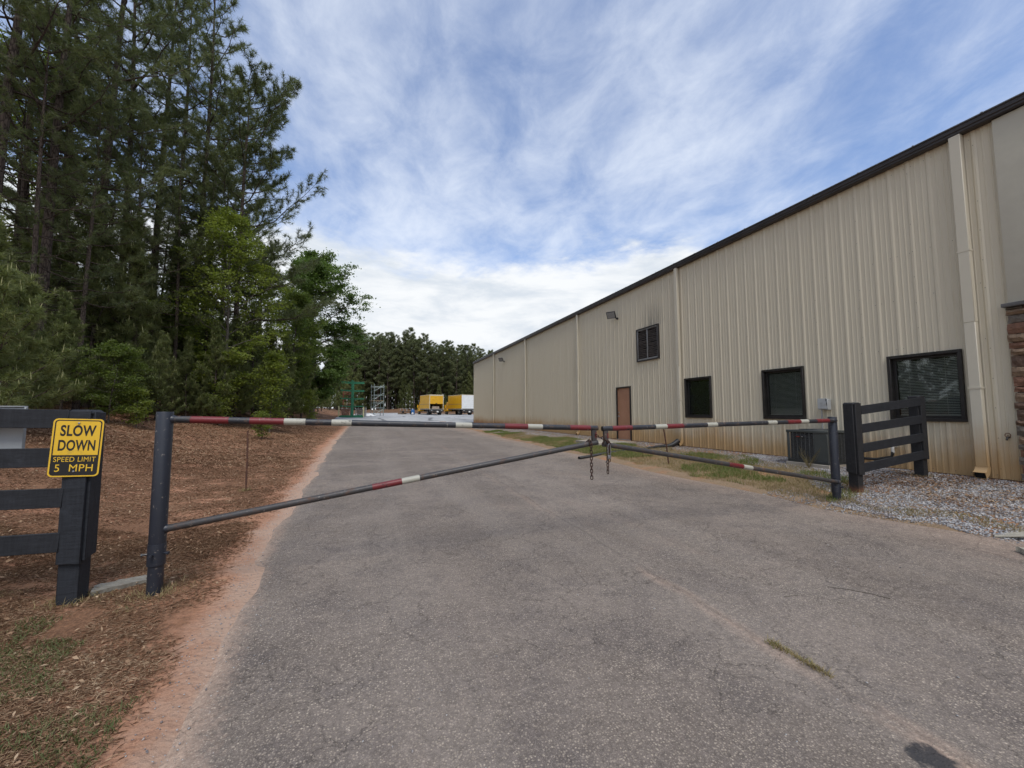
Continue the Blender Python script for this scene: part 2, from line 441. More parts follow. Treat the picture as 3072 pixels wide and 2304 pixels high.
# road sheet follows the wandering edges
ysr = np.unique(np.concatenate([[-40, -20, -10], np.arange(-5, 12, .12), np.arange(12, 42, .3)]))
rows = []
for y in ysr:
    a, b = float(road_l(y)), float(road_r(y))
    rows.append(np.stack([np.concatenate([[a, a + .10], np.linspace(a + .22, b - .22, 36), [b - .10, b]]), np.full(40, y)], 1))
V = np.concatenate(rows)
Z = gz(V[:, 0], V[:, 1]) + .004
dl = np.tile(np.minimum(np.arange(40), np.arange(40)[::-1]), len(ysr))
Z = Z - np.where(dl == 0, .03, 0) + hsh(V[:, 0], V[:, 1], .6) * .006
i = (np.arange(len(ysr) - 1)[:, None] * 40 + np.arange(39)[None, :]).ravel()
me = mesh_np('road', np.column_stack([V, Z]), np.stack([i, i + 1, i + 41, i + 40], 1), MATS['asphalt']); me.shade_smooth()
tag(link('road', me), kind='structure')
# yard sheet
me = grid_mesh('concrete_yard', np.linspace(-3.4, 34, 40), np.linspace(40.2, 82, 60), lambda X, Y: gz(X, Y) + .006, MATS['yard_concrete'])
# trim it to its real outline: a diagonal grass edge on the truck side
bm = bmesh.new(); bm.from_mesh(me)
kill = [f for f in bm.faces if (lambda c: (c.y > 61 + (34 - c.x) * 0.62 and c.x > 5.5) or c.x < -3.0 + max(0, (c.y - 58)) * .05)(f.calc_center_median())]
bmesh.ops.delete(bm, geom=kill, context='FACES'); bm.to_mesh(me); bm.free()
tag(link('concrete_yard', me), kind='structure')
# ------------------------------------------------------------------ building
WX = 9.866          # plane of the long wall
WZ0, WZ1 = 0.40, 6.45
WY0, WY1 = 3.34, 39.1
# siding: ribbed beige steel with clay splash at the foot and soot over the louvre
def siding_mat(name, c1, c2):
    m, N = newmat(name)
    co = N.n('ShaderNodeTexCoord').outputs['Object']
    x, y, z = N.sep(co)
    col = N.mix(N.noise(N.mapping(co, (1, 1, .25)), 1.1, 5, .6), c1, c2)
    streak = N.noise(N.mapping(co, (3, 9, .25)), 3.0, 6, .65)
    col = N.mix(N.math('MULTIPLY', N.sstep(streak, .55, .8), .25), col, tuple(v * .72 for v in c2))
    sp = N.math('SUBTRACT', N.math('ADD', .95, N.math('MULTIPLY', N.math('SUBTRACT', N.noise(co, .7, 5, .65), .5), 1.1)), N.math('ADD', z, N.math('MULTIPLY', N.math('SUBTRACT', N.noise(N.mapping(co, (3, 11, .3)), 2.0, 5, .6), .5), .55)))
    col = N.mix(N.math('MULTIPLY', N.sstep(sp, -.40, .45), .85), col, (.45, .27, .105))
    rust = N.math('MULTIPLY', N.sstep(N.math('ADD', z, N.math('MULTIPLY', N.math('SUBTRACT', N.noise(N.mapping(co, (2, 8, .5)), 2.2, 6, .7), .5), 1.1)), 1.0, .34), N.sstep(y, 17, 29))
    col = N.mix(N.math('MULTIPLY', rust, .85), col, (.27, .105, .04))
    dy_ = N.math('MULTIPLY', N.sstep(N.math('ABSOLUTE', N.math('SUBTRACT', y, 12.1)), .75, .15), N.math('MULTIPLY', N.sstep(z, 4.66, 4.76), N.sstep(z, 5.9, 4.8)))
    soot = N.math('MULTIPLY', dy_, N.sstep(N.noise(N.mapping(co, (2, 14, .5)), 2.0, 4, .6), .35, .6))
    col = N.mix(N.math('MULTIPLY', soot, .6), col, (.10, .095, .085))
    return finish(m, N, col, .48, 0, N.noise(N.mapping(co, (1, 1, .3)), 2.4, 3, .5), .22, .03, spec=.4)
siding_mat('siding', (.665, .595, .45), (.62, .55, .41))
siding_mat('pipe_beige', (.64, .585, .46), (.59, .535, .415))
simple('gutter_brown', (.045, .038, .036), (.030, .026, .025), 3, .42, 0, 40, .05)
simple('roof_metal', (.34, .35, .35), (.27, .28, .28), 2, .5, .4, 30, .05)
simple('stucco', (.58, .54, .43), (.53, .49, .39), 2.2, .9, 0, 240, .8, .006, dirt=(.33, .325, .30), dscale=1.0)
simple('bronze', (.022, .020, .018), (.034, .030, .027), 6, .45, .2, 80, .06)
simple('door_paint', (.43, .225, .135), (.38, .19, .112), 2.5, .5, 0, 50, .08)
simple('metal_grey', (.42, .42, .42), (.33, .33, .33), 10, .4, .6, 80, .08)
simple('louvre_brown', (.105, .080, .062), (.062, .048, .040), 9, .7, 0, 50, .25, .008)
simple('black_plastic', (.014, .014, .015), (.022, .022, .022), 12, .5, 0, 60, .1)
simple('concrete', (.40, .36, .30), (.31, .27, .215), 3, .9, 0, 60, .5, .006, dirt=(.33, .20, .11), dscale=2)
simple('void', (.006, .007, .007), (.004, .004, .004), 3, .9)
simple('blind', (.60, .61, .59), (.53, .54, .525), 6, .6, 0, 60, .05)
m, N = newmat('window_glass')
gl = N.n('ShaderNodeBsdfGlossy'); N.set(gl, 'Roughness', .03); N.set(gl, 'Color', (.85, .9, .88, 1))
tr = N.n('ShaderNodeBsdfTransparent'); N.set(tr, 'Color', (.84, .86, .84, 1))
fr = N.n('ShaderNodeFresnel'); N.set(fr, 'IOR', 1.5)
mx = N.n('ShaderNodeMixShader'); N.set(mx, 0, N.math('ADD', N.math('MULTIPLY', fr.outputs[0], .9), .015)); N.set(mx, 1, tr.outputs[0]); N.set(mx, 2, gl.outputs[0])
out = N.n('ShaderNodeOutputMaterial'); N.t.links.new(mx.outputs[0], out.inputs[0])

bld = empty('warehouse', (WX, 20, WZ0))
tag(bld, 'long beige ribbed metal warehouse with dark gutter and downspouts beside the road', 'building')
WIN = [(9.468, 10.551), (6.685, 7.768), (3.937, 5.021)]
WINZ = (1.33, 2.62)
DOOR = (13.489, 14.468, .385, 2.56)
LOUV = (11.736, 12.998, 3.458, 4.738)
holes = [(a + .03, b - .03, WINZ[0] + .03, WINZ[1] - .03) for a, b in WIN] + [(DOOR[0] + .02, DOOR[1] - .02, .2, DOOR[3] - .02), (LOUV[0] + .03, LOUV[1] - .03, LOUV[2] + .03, LOUV[3] - .03)]

# core of the wall, far gable and back, all behind the ribbed sheets
mb = MB()
ycuts = sorted({WY0 + .02, WY1 - .02} | {h for q in holes for h in q[:2]}); zcuts = sorted({WZ0 + .02, WZ1 - .05} | {h for q in holes for h in q[2:] if h > WZ0})
for a, b in zip(ycuts, ycuts[1:]):
    for c0, c1 in zip(zcuts, zcuts[1:]):
        cyy, czz = (a + b) / 2, (c0 + c1) / 2
        if any(h[0] < cyy < h[1] and h[2] < czz < h[3] for h in holes): continue
        mb.add([(WX + .012, a, c0), (WX + .012, b, c0), (WX + .012, b, c1), (WX + .012, a, c1)], [(0, 1, 2, 3)])
wall = mb.build('wall', MATS['siding'], bld, smooth=False)

PITCH = .3048
RIB0 = 4.5043     # a lap rib
prof = [(-.040, 0.), (-.016, .017), (.016, .017), (.040, 0.), (.094, 0.), (.101, .006), (.117, .006), (.124, 0.), (.182, 0.), (.189, .006), (.205, .006), (.212, 0.)]
def panel_mesh(y0, y1, hl):
    """ribbed sheet from y0 to y1 with openings hl left out"""
    pts = []
    k = math.floor((y0 - RIB0) / PITCH) - 1
    while RIB0 + k * PITCH < y1 + PITCH:
        for o, h in prof: pts.append((RIB0 + k * PITCH + o, h))
        k += 1
    def out_at(y):
        for (a, ha), (b, hb) in zip(pts, pts[1:]):
            if a <= y <= b: return ha + (hb - ha) * (y - a) / max(b - a, 1e-6)
        return 0
    yy = sorted({y0, y1} | {p[0] for p in pts if y0 < p[0] < y1} | {h for q in hl for h in q[:2] if y0 < h < y1})
    zz = sorted({WZ0, 2.95, 5.2, WZ1} | {h for q in hl for h in q[2:] if WZ0 < h < WZ1})
    if len(hl) == 0: zz = [WZ0, WZ1]
    mb = MB(); idx = {}
    def vid(y, z):
        if (y, z) not in idx:
            idx[(y, z)] = len(mb.v)
            lap = .0022 if abs(y - y0) < .05 else 0
            mb.v.append((WX - out_at(y) - lap, y, z))
        return idx[(y, z)]
    for a, b in zip(yy, yy[1:]):
        for c0, c1 in zip(zz, zz[1:]):
            if any(h[0] < (a + b) / 2 < h[1] and h[2] < (c0 + c1) / 2 < h[3] for h in hl): continue
            mb.f.append((vid(a, c0), vid(a, c1), vid(b, c1), vid(b, c0)))
    return mb
scr = MB()
def screw(y, z, out):
    o = .007
    scr.add([(WX - out - .006, y, z), (WX - out, y - o, z), (WX - out, y, z + o), (WX - out, y + o, z), (WX - out, y, z - o)], [(0, 1, 2), (0, 2, 3), (0, 3, 4), (0, 4, 1)])
rs_ = random.Random(4)
y = RIB0 - .9144 * 2 - .042
while y < WY1:
    a, b = max(y, WY0), min(y + .9144, WY1)
    if b - a > .05:
        hl = [h for h in holes if h[0] < b and h[1] > a]
        panel_mesh(a, b, hl).build('panel', MATS['siding'], wall, smooth=False)
    if a > WY0:
        z = .55
        while z < WZ1:
            if rs_.random() < .85: screw(y + .042, z + rs_.uniform(-.02, .02), .019)
            z += .51
    for zrow in (.46, 2.75, 3.72, 4.6, 6.3):
        for k in range(3):
            for s in (-.055, .055):
                yy = y + .042 + k * PITCH + s
                if WY0 < yy < WY1 and not any(h[0] - .02 < yy < h[1] + .02 and h[2] - .03 < zrow < h[3] + .03 for h in holes) and rs_.random() < (.55 if s > 0 else .3):
                    screw(yy, zrow, 0.0)
    y += .9144
tag(scr.build('screws', MATS['bronze'], wall, smooth=False), kind='stuff')

# far gable wall, back and roof
mb = MB()
RX, RZ = WX + 15, 7.75
gv = [(WX + .03, WY1 - .02, WZ0), (WX + 30, WY1 - .02, WZ0), (WX + 30, WY1 - .02, WZ1), (RX, WY1 - .02, RZ - .08), (WX + .03, WY1 - .02, WZ1)]
mb.add(gv, [(0, 1, 2, 3, 4)])
gv2 = [(x, -12.0, z) for x, _, z in gv]
mb.add(gv2, [(4, 3, 2, 1, 0)])
mb.add([(WX + 30, -12, WZ0), (WX + 30, WY1, WZ0), (WX + 30, WY1, WZ1), (WX + 30, -12, WZ1)], [(0, 1, 2, 3)])
mb.build('gable_wall', MATS['siding'], bld, smooth=False)
mb = MB()
for (x0, z0, x1, z1) in ((WX - .13, WZ1 + .165, RX, RZ), (RX, RZ, WX + 30.2, WZ1 + .165)):
    mb.add([(x0, -12.2, z0), (x0, WY1 + .12, z0), (x1, WY1 + .12, z1), (x1, -12.2, z1)], [(0, 1, 2, 3)])
    mb.add([(x0, -12.2, z0 - .03), (x0, WY1 + .12, z0 - .03), (x1, WY1 + .12, z1 - .03), (x1, -12.2, z1 - .03)], [(3, 2, 1, 0)])
mb.add([(WX - .13, -12.2, WZ1 + .135), (WX - .13, WY1 + .12, WZ1 + .135), (WX - .13, WY1 + .12, WZ1 + .165), (WX - .13, -12.2, WZ1 + .165)], [(0, 1, 2, 3)])
roof = mb.build('roof', MATS['roof_metal'], bld, smooth=False)
# gutter: stepped face with a rolled lip
mb = MB()
gp = [(WX - .005, WZ1 - .02), (WX - .125, WZ1 - .02), (WX - .140, WZ1 + .0), (WX - .140, WZ1 + .03), (WX - .158, WZ1 + .045), (WX - .158, WZ1 + .105), (WX - .175, WZ1 + .115), (WX - .175, WZ1 + .132), (WX - .15, WZ1 + .132), (WX - .15, WZ1 + .105), (WX - .02, WZ1 + .03)]
mb.prism(gp, -12.1, WY1 + .10, 'y')
gut = mb.build('gutter', MATS['gutter_brown'], bld, smooth=False)
mb = MB(); y = -3.0
while y < WY1:
    mb.box(WX - .182, WX - .06, y - .014, y + .014, WZ1 + .1335, WZ1 + .150); y += .9144
tag(mb.build('gutter_strap', MATS['metal_grey'], gut, smooth=False), kind='stuff')
# far corner trim
mb = MB(); mb.box(WX - .055, WX + .12, WY1 - .11, WY1 + .035, WZ0, WZ1 - .03)
mb.build('corner_trim', MATS['pipe_beige'], bld, .004)
# base flashing that the clay has stained
simple('base_rust', (.20, .095, .045), (.10, .055, .03), 5, .85, 0, 40, .4)
mb = MB(); mb.box(WX - .02, WX + .05, WY0, DOOR[0] - .01, WZ0 - .12, WZ0 - .003); mb.box(WX - .02, WX + .05, DOOR[1] + .01, WY1, WZ0 - .12, WZ0 - .003)
mb.split('base_flashing', MATS['base_rust'], bld, smooth=False)

# downspouts
def downspout(yc, w, dpt, elbow=True):
    mb = MB()
    x1 = WX - .036; x0 = x1 - dpt
    mb.prism([(x1, yc - w / 2), (x0, yc - w / 2), (x0, yc + w / 2), (x1, yc + w / 2)], 3.05, WZ1 - .021, 'z')
    mb.prism([(x1 + .0, yc - w / 2 + .003), (x0 + .003, yc - w / 2 + .003), (x0 + .003, yc + w / 2 - .003), (x1, yc + w / 2 - .003)], WZ0 + .18, 3.052, 'z')
    p = mb.build('downspout', MATS['pipe_beige'], bld, .008)
    # elbow kicking out from the wall
    e = MB()
    zt_, zb = WZ0 + .185, WZ0 - .01
    sec = []
    for k in range(6):
        a = R(70) * k / 5
        cx, cz = (x0 + x1) / 2 - .14 * (1 - math.cos(a)) * 1.3, zt_ - .15 * math.sin(a)
        t = Vector((-math.sin(a), 0, -math.cos(a))); nrm = Vector((-t.z, 0, t.x))
        sec.append([Vector((cx, yc, cz)) + nrm * s * dpt / 2 + Vector((0, q * w / 2, 0)) for s, q in ((-1, -1), (1, -1), (1, 1), (-1, 1))])
    vs_ = [v for s_ in sec for v in s_]
    fs_ = [(i * 4 + k, i * 4 + (k + 1) % 4, i * 4 + 4 + (k + 1) % 4, i * 4 + 4 + k) for i in range(5) for k in range(4)]
    e.add(vs_, fs_)
    # near-black quad across the mouth paints in the shade inside the elbow
    e.build('elbow', MATS['pipe_beige'], p, .0, smooth=False)
    ins = [Vector((v.x + .012, yc + (v.y - yc) * .9, v.z)) for v in sec[5]]
    cen = sum(ins, Vector()) / 4
    ins = [cen + (v - cen) * .88 for v in ins]
    mbx = MB(); mbx.add(ins, [(0, 1, 2, 3)]); mbx.build('outlet_shade', MATS['void'], p, smooth=False)
    st = MB()
    for z in (1.9, 4.3): st.box(x0 - .004, x1 + .002, yc - w / 2 - .006, yc + w / 2 + .006, z, z + .03)
    st.split('strap', MATS['pipe_beige'], p, smooth=False)
    return p
for yc in (32.14, 24.86, 17.66, 10.73): downspout(yc, .125, .10)
downspout(3.77, .150, .105)

# windows with recessed panes and blinds
def blinds(y0, y1, z0, z1, x, pitch, ang, gap_from=None):
    mb = MB(); z = z1 - .03; k = 0
    rr = random.Random(int(y0 * 100))
    while z > z0 + .02:
        a = ang + rr.uniform(-.05, .05)
        if gap_from is not None and z < gap_from: a = 1.25
        dx_, dz_ = math.cos(a) * .012, math.sin(a) * .012
        mb.add([(x - dx_, y0, z - dz_), (x + dx_, y0, z + dz_), (x + dx_, y1, z + dz_), (x - dx_, y1, z - dz_)], [(0, 1, 2, 3)])
        z -= pitch
    for q in (.2, .8):
        yy = y0 + (y1 - y0) * q
        mb.box(x - .016, x - .014, yy - .003, yy + .003, z0, z1)
    mb.box(x - .012, x + .012, y0, y1, z0, z0 + .02)
    return mb
for i, (a, b) in enumerate(WIN):
    z0, z1 = WINZ
    fr = MB()      # outer trim, standing 55 mm off the sheet
    for (ya, yb, za, zb) in ((a, b, z1 - .055, z1), (a, b, z0, z0 + .055), (a, a + .055, z0 + .055, z1 - .055), (b - .055, b, z0 + .055, z1 - .055)):
        fr.box(WX - .052, WX + .10, ya, yb, za, zb)
    w_ = fr.build('window', MATS['bronze'], bld, .004)
    ca, cb, c0, c1 = a + .055, b - .055, z0 + .055, z1 - .055
    sh = MB()
    for (ya, yb, za, zb) in ((ca, cb, c1 - .045, c1), (ca, cb, c0, c0 + .05), (ca, ca + .045, c0 + .05, c1 - .045), (cb - .045, cb, c0 + .05, c1 - .045)):
        sh.box(WX + .045, WX + .085, ya, yb, za, zb)
    sh.build('sash', MATS['bronze'], w_, .003)
    p = MB(); p.box(WX + .062, WX + .066, ca + .04, cb - .04, c0 + .045, c1 - .04); p.build('pane', MATS['window_glass'], w_, smooth=False)
    bl = blinds(ca + .05, cb - .05, c0 + .05, c1 - .05, WX + .105, (.024, .030, .030)[i], (1.2, .85, .85)[i], (None, c0 + .22, None)[i])
    bl.build('blinds', MATS['blind'], w_, smooth=False)
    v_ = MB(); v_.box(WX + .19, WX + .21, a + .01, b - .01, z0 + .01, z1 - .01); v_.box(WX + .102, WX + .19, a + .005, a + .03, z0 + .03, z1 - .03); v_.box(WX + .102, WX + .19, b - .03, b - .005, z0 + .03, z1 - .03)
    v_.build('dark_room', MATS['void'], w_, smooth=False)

# personnel door
a, b, z0, z1 = DOOR
fr = MB()
for (ya, yb, za, zb) in ((a, b, z1 - .05, z1), (a, a + .05, z0, z1 - .05), (b - .05, b, z0, z1 - .05)): fr.box(WX - .05, WX + .09, ya, yb, za, zb)
frame = fr.build('door_frame', MATS['bronze'], bld, .004)
lf = MB(); lf.box(WX + .0, WX + .045, a + .052, b - .052, z0 + .02, z1 - .052); leaf = lf.build('door', MATS['door_paint'], bld, .003)
h = MB(); yk = b - .13
h.tube([(WX, yk, z0 + .96), (WX - .055, yk, z0 + .96)], .012, 8); h.tube([(WX - .055, yk + .01, z0 + .96), (WX - .055, yk - .12, z0 + .955)], .011, 8)
h.lathe([(.034, 0), (.034, .012), (.026, .018)], 0, 0, 14, M=Matrix.Translation((WX - .0005, yk, z0 + .96)) @ Matrix.Rotation(R(-90), 4, 'Y'))
h.lathe([(.030, 0), (.030, .02), (.012, .024)], 0, 0, 14, M=Matrix.Translation((WX - .0005, yk, z0 + 1.12)) @ Matrix.Rotation(R(-90), 4, 'Y'))
h.split('handle', MATS['metal_grey'], leaf)
th = MB(); th.box(WX - .09, WX + .06, a + .02, b - .02, z0 - .012, z0 + .018); th.build('threshold', MATS['metal_grey'], leaf, .003)

# louvred vent
a, b, z0, z1 = LOUV
fr = MB()
for (ya, yb, za, zb) in ((a, b, z1 - .045, z1), (a, b, z0, z0 + .045), (a, a + .045, z0 + .045, z1 - .045), (b - .045, b, z0 + .045, z1 - .045)): fr.box(WX - .075, WX + .08, ya, yb, za, zb)
vent = fr.build('louvre_vent', MATS['gutter_brown'], bld, .004)
inn = MB(); e = .048
for (ya, yb, za, zb) in ((a + e, b - e, z1 - e - .03, z1 - e), (a + e, b - e, z0 + e, z0 + e + .05), (a + e, a + e + .03, z0 + e + .05, z1 - e - .03), (b - e - .03, b - e, z0 + e + .05, z1 - e - .03), ((a + b) / 2 - .017, (a + b) / 2 + .017, z0 + e + .05, z1 - e - .03)):
    inn.box(WX - .055, WX - .01, ya, yb, za, zb)
inn.build('inner_frame', MATS['metal_grey'], vent, .003)
rr = random.Random(9)
for (ya, yb) in ((a + .082, (a + b) / 2 - .02), ((a + b) / 2 + .02, b - .082)):
    lv = MB(); n = 17
    for k in range(n):
        zc_ = z0 + .11 + (z1 - z0 - .2) * k / (n - 1) + rr.uniform(-.006, .006); t = rr.uniform(-.014, .014); sag = rr.uniform(0, .016)
        pts_ = [(ya, t), ((ya + yb) / 2, -sag), (yb, -t)]
        for (q0, s0), (q1, s1) in zip(pts_, pts_[1:]):
            lv.add([(WX - .046, q0, zc_ + s0 - .030), (WX + .01, q0, zc_ + s0 + .034), (WX + .01, q1, zc_ + s1 + .034), (WX - .046, q1, zc_ + s1 - .030)], [(0, 1, 2, 3)])
    lv.build('louvre_blades', MATS['louvre_brown'], vent)
bk = MB(); bk.box(WX + .03, WX + .05, a + .03, b - .03, z0 + .03, z1 - .03); bk.build('backing', MATS['void'], vent, smooth=False)

# rendered office front with a stone base, just inside the frame on the right
mb = MB(); mb.box(WX - .075, WX + .25, -12.0, 3.335, 3.27, WZ1 - .03); mb.build('stucco_panel', MATS['stucco'], bld, .012, seg=2)
simple('stone_cap', (.16, .15, .14), (.11, .105, .10), 6, .8, 0, 50, .5, .01)
mb = MB(); mb.box(WX - .165, WX - .02, -12.0, 3.385, 3.205, 3.268); mb.build('stone_cap', MATS['stone_cap'], bld, .012, seg=2)
simple('mortar', (.10, .085, .07), (.075, .062, .052), 20, .95, 0, 90, .5)
mb = MB(); mb.box(WX - .045, WX + .2, -12.0, 3.325, WZ0 - .3, 3.203); mort = mb.build('stone_wall', MATS['mortar'], bld, smooth=False)
stm = [simple('stone_%s' % n, c, tuple(v * .6 for v in c), 9, .85, 0, 34, .9, .02) for n, c in (('tan', (.30, .20, .125)), ('rust', (.25, .125, .075)), ('brown', (.17, .105, .07)), ('grey', (.20, .165, .13)))]
rr = random.Random(21)
stone_shapes = {}
z = WZ0 + .02
row = 0
while z < 3.17:
    hh = min(rr.choice((.09, .11, .13, .16, .18)), 3.20 - z)
    if hh < .035: break
    y = 3.36 + rr.uniform(-.02, .02)
    while y > 1.3:
        ln = rr.uniform(.16, .34)
        y0, y1 = y - ln, y
        mb = MB(); nz, ny = 3, 5
        dep = rr.uniform(.03, .075)
        front = []
        for iz in range(nz):
            for iy in range(ny):
                ed = iz in (0, nz - 1) or iy in (0, ny - 1)
                front.append((WX - .047 - dep * (.55 if ed else 1.0) - rr.uniform(0, .018), y0 + .006 + (ln - .012) * iy / (ny - 1) + rr.uniform(-.006, .006), z + .005 + (hh - .010) * iz / (nz - 1) + rr.uniform(-.004, .004)))
        back = [(WX - .040, p[1], p[2]) for p in front]
        fs_ = []
        for iz in range(nz - 1):
            for iy in range(ny - 1):
                q = iz * ny + iy; fs_.append((q, q + 1, q + ny + 1, q + ny))
        loop = list(range(ny)) + [r_ * ny + ny - 1 for r_ in range(1, nz)] + [(nz - 1) * ny + k for k in range(ny - 2, -1, -1)] + [r_ * ny for r_ in range(nz - 2, 0, -1)]
        nb_ = nz * ny
        for p, q in zip(loop, loop[1:] + loop[:1]): fs_.append((p, nb_ + p, nb_ + q, q))
        mb.add(front + back, fs_)
        mb.build('stone', rr.choice(stm), mort, smooth=False)
        y -= ln
    z += hh; row += 1

# small fixtures, each a thing of its own
def flood(yc, zc, label):
    t = tag(empty('flood_light', (WX - .035, yc, zc - .1)), label, 'flood light', 'flood lights on the warehouse wall')
    mb = MB(); mb.lathe([(.05, 0), (.05, .05), (.03, .07)], 0, 0, 12, M=Matrix.Translation((WX - .034, yc - .05, zc - .12)) @ Matrix.Rotation(R(-90), 4, 'Y'))
    mb.tube([(WX - .09, yc - .05, zc - .12), (WX - .17, yc - .02, zc - .07), (WX - .24, yc + .02, zc - .02)], .020, 8)
    mb.build('arm', MATS['black_plastic'], t)
    M = Matrix.Translation((WX - .30, yc + .04, zc + .03)) @ Matrix.Rotation(R(38), 4, 'Z') @ Matrix.Rotation(R(-34), 4, 'Y')
    mb = MB(); mb.box(-.03, .03, -.19, .19, -.15, .15, M); hd = mb.build('housing', MATS['black_plastic'], t, .008)
    mb = MB(); mb.box(-.036, -.031, -.165, .165, -.125, .125, M); mb.build('lens', MATS['lens'], hd, smooth=False)
    mb = MB()
    for k in range(7): mb.box(.031, .055, -.16 + k * .05, -.15 + k * .05, -.12, .12, M)
    mb.build('heat_sink', MATS['black_plastic'], hd, smooth=False)
simple('lens', (.30, .31, .31), (.24, .25, .25), 30, .25, 0, 60, .05)
flood(14.30, 5.60, 'square flood light high on the wall above the brown door')
flood(29.45, 5.60, 'small far flood light high on the wall near the warehouse end')

simple('box_grey', (.50, .51, .50), (.44, .45, .44), 5, .5, .1, 60, .08, dirt=(.36, .33, .28), dscale=5)
t = tag(empty('disconnect_box', (WX - .1, 6.2, 1.55)), 'small pale grey electrical disconnect box with peeled label above the air conditioner', 'electrical box')
mb = MB(); mb.box(WX - .16, WX - .035, 6.10, 6.30, 1.56, 1.80); eb = mb.build('box_body', MATS['box_grey'], t, .008)
mb = MB(); mb.box(WX - .178, WX - .161, 6.095, 6.305, 1.58, 1.815); lid = mb.build('lid', MATS['box_grey'], t, .005)
mb = MB()
for z0_, z1_ in ((1.63, 1.635), (1.735, 1.74)): mb.box(WX - .1795, WX - .1785, 6.20, 6.235, z0_, z1_)
for y0_ in (6.20, 6.231): mb.box(WX - .1795, WX - .1785, y0_, y0_ + .004, 1.635, 1.735)
for k in range(3): mb.box(WX - .1795, WX - .1785, 6.206, 6.229, 1.655 + k * .026, 1.66 + k * .026)
mb.build('printed_label', MATS['metal_grey'], lid, smooth=False)
pts_ = [(6.135, 1.813), (6.125, 1.79), (6.128, 1.76), (6.112, 1.735), (6.118, 1.70), (6.108, 1.655), (6.1, 1.64), (6.1, 1.70), (6.106, 1.745), (6.101, 1.80)]
mb = MB(); mb.prism(pts_, WX - .1797, WX - .1784, 'x'); mb.build('peeled_sticker', MATS['void'], lid, smooth=False)
mb = MB(); mb.tube([(WX - .10, 6.27, 1.57), (WX - .10, 6.27, 1.2), (WX - .10, 6.25, .75)], .016, 8); mb.build('conduit', MATS['metal_grey'], t)

# hose bib and wall pipe stub
t = tag(empty('hose_tap', (WX - .1, 3.47, .95)), 'small dark tap sticking out of the siding near the stone corner', 'tap')
mb = MB(); mb.tube([(WX, 3.47, 1.09), (WX - .06, 3.47, 1.09), (WX - .10, 3.47, 1.05)], [.014, .016, .013], 8); mb.build('spout', MATS['bronze'], t)
mb = MB(); mb.tube([(WX - .05 + .0, 3.47 + .032 * math.cos(k * .524), 1.125 + .032 * math.sin(k * .524)) for k in range(12)], .006, 6, closed=True); mb.tube([(WX - .05, 3.47, 1.09), (WX - .05, 3.47, 1.13)], .006, 6); mb.build('wheel_handle', MATS['base_rust'], t)
t = tag(empty('refrigerant_line', (WX - .1, 5.2, .5)), 'short white capped pipe and black hose at the wall foot behind the fence', 'pipe')
simple('white_pvc', (.62, .60, .55), (.55, .53, .48), 8, .4, 0, 50, .05)
mb = MB(); mb.tube([(WX, 4.98, .83), (WX - .10, 4.98, .83), (WX - .12, 4.98, .79), (WX - .12, 4.98, .70)], .026, 10); mb.build('pipe', MATS['white_pvc'], t)
mb = MB(); mb.tube([(WX - .12, 4.98, .72), (WX - .13, 5.0, .62), (WX - .16, 5.25, .55), (WX - .22, 5.7, .55)], .028, 8); mb.build('hose', MATS['black_plastic'], t)

# concrete stoop
t = MB(); t.box(8.02, WX - .025, 12.95, 14.75, .20, .372); tag(t.build('door_stoop', MATS['concrete'], None, .012, seg=2), 'low worn concrete stoop in front of the brown door', 'step')

# air conditioner
simple('ac_dark', (.050, .055, .055), (.040, .043, .043), 4, .5, .2, 60, .06)
simple('ac_panel', (.080, .088, .084), (.065, .072, .069), 3, .5, .2, 60, .06)
simple('fin', (.16, .165, .165), (.11, .115, .115), 20, .55, .4, 60, .05)
ax0, ax1, ay0, ay1, az0, az1 = 9.0, 9.72, 5.70, 6.56, .40, 1.11
ac = tag(empty('air_conditioner', ((ax0 + ax1) / 2, 6.1, .34)), 'dark grey air conditioning condenser standing on gravel against the wall', 'air conditioner')
mb = MB(); mb.box(ax0 - .03, ax1 + .02, ay0 - .03, ay1 + .03, .26, az0 - .003); mb.build('base_pad', MATS['concrete'], ac, .006)
mb = MB(); mb.box(ax0 + .05, ax1 - .05, ay0 + .05, ay1 - .05, az0, az1 - .03); mb.build('coil', MATS['void'], ac, smooth=False)
mb = MB(); mb.box(ax0, ax1, ay0, ay1, az0, az0 + .06); mb.build('base_pan', MATS['ac_dark'], ac, .005)
mb = MB(); mb.box(ax0 - .012, ax1 + .012, ay0 - .012, ay1 + .012, az1 - .055, az1); top = mb.build('top_cover', MATS['ac_panel'], ac, .012, seg=2)
mb = MB()
for r_ in (.08, .13, .18, .23, .28, .32):
    mb.tube([((ax0 + ax1) / 2 + r_ * math.cos(k * R(12)), (ay0 + ay1) / 2 + r_ * math.sin(k * R(12)), az1 + .012) for k in range(30)], .005, 5, closed=True)
for k in range(8): mb.bar(((ax0 + ax1) / 2, (ay0 + ay1) / 2, az1 + .018), ((ax0 + ax1) / 2 + .33 * math.cos(k * R(45)), (ay0 + ay1) / 2 + .33 * math.sin(k * R(45)), az1 + .012), .01, .006)
mb.build('fan_guard', MATS['ac_dark'], top)
mb = MB()
for (xa, xb, ya, yb) in ((ax0, ax0 + .05, ay0, ay0 + .27), (ax0, ax0 + .04, ay1 - .04, ay1), (ax1 - .05, ax1, ay0, ay0 + .05), (ax1 - .05, ax1, ay1 - .05, ay1), (ax0 + .05, ax0 + .10, ay0, ay0 + .04)): mb.box(xa, xb, ya, yb, az0 + .06, az1 - .055)
mb.split('corner_post', MATS['ac_panel'], ac, bevel=.004)
mb = MB()
z = az0 + .075
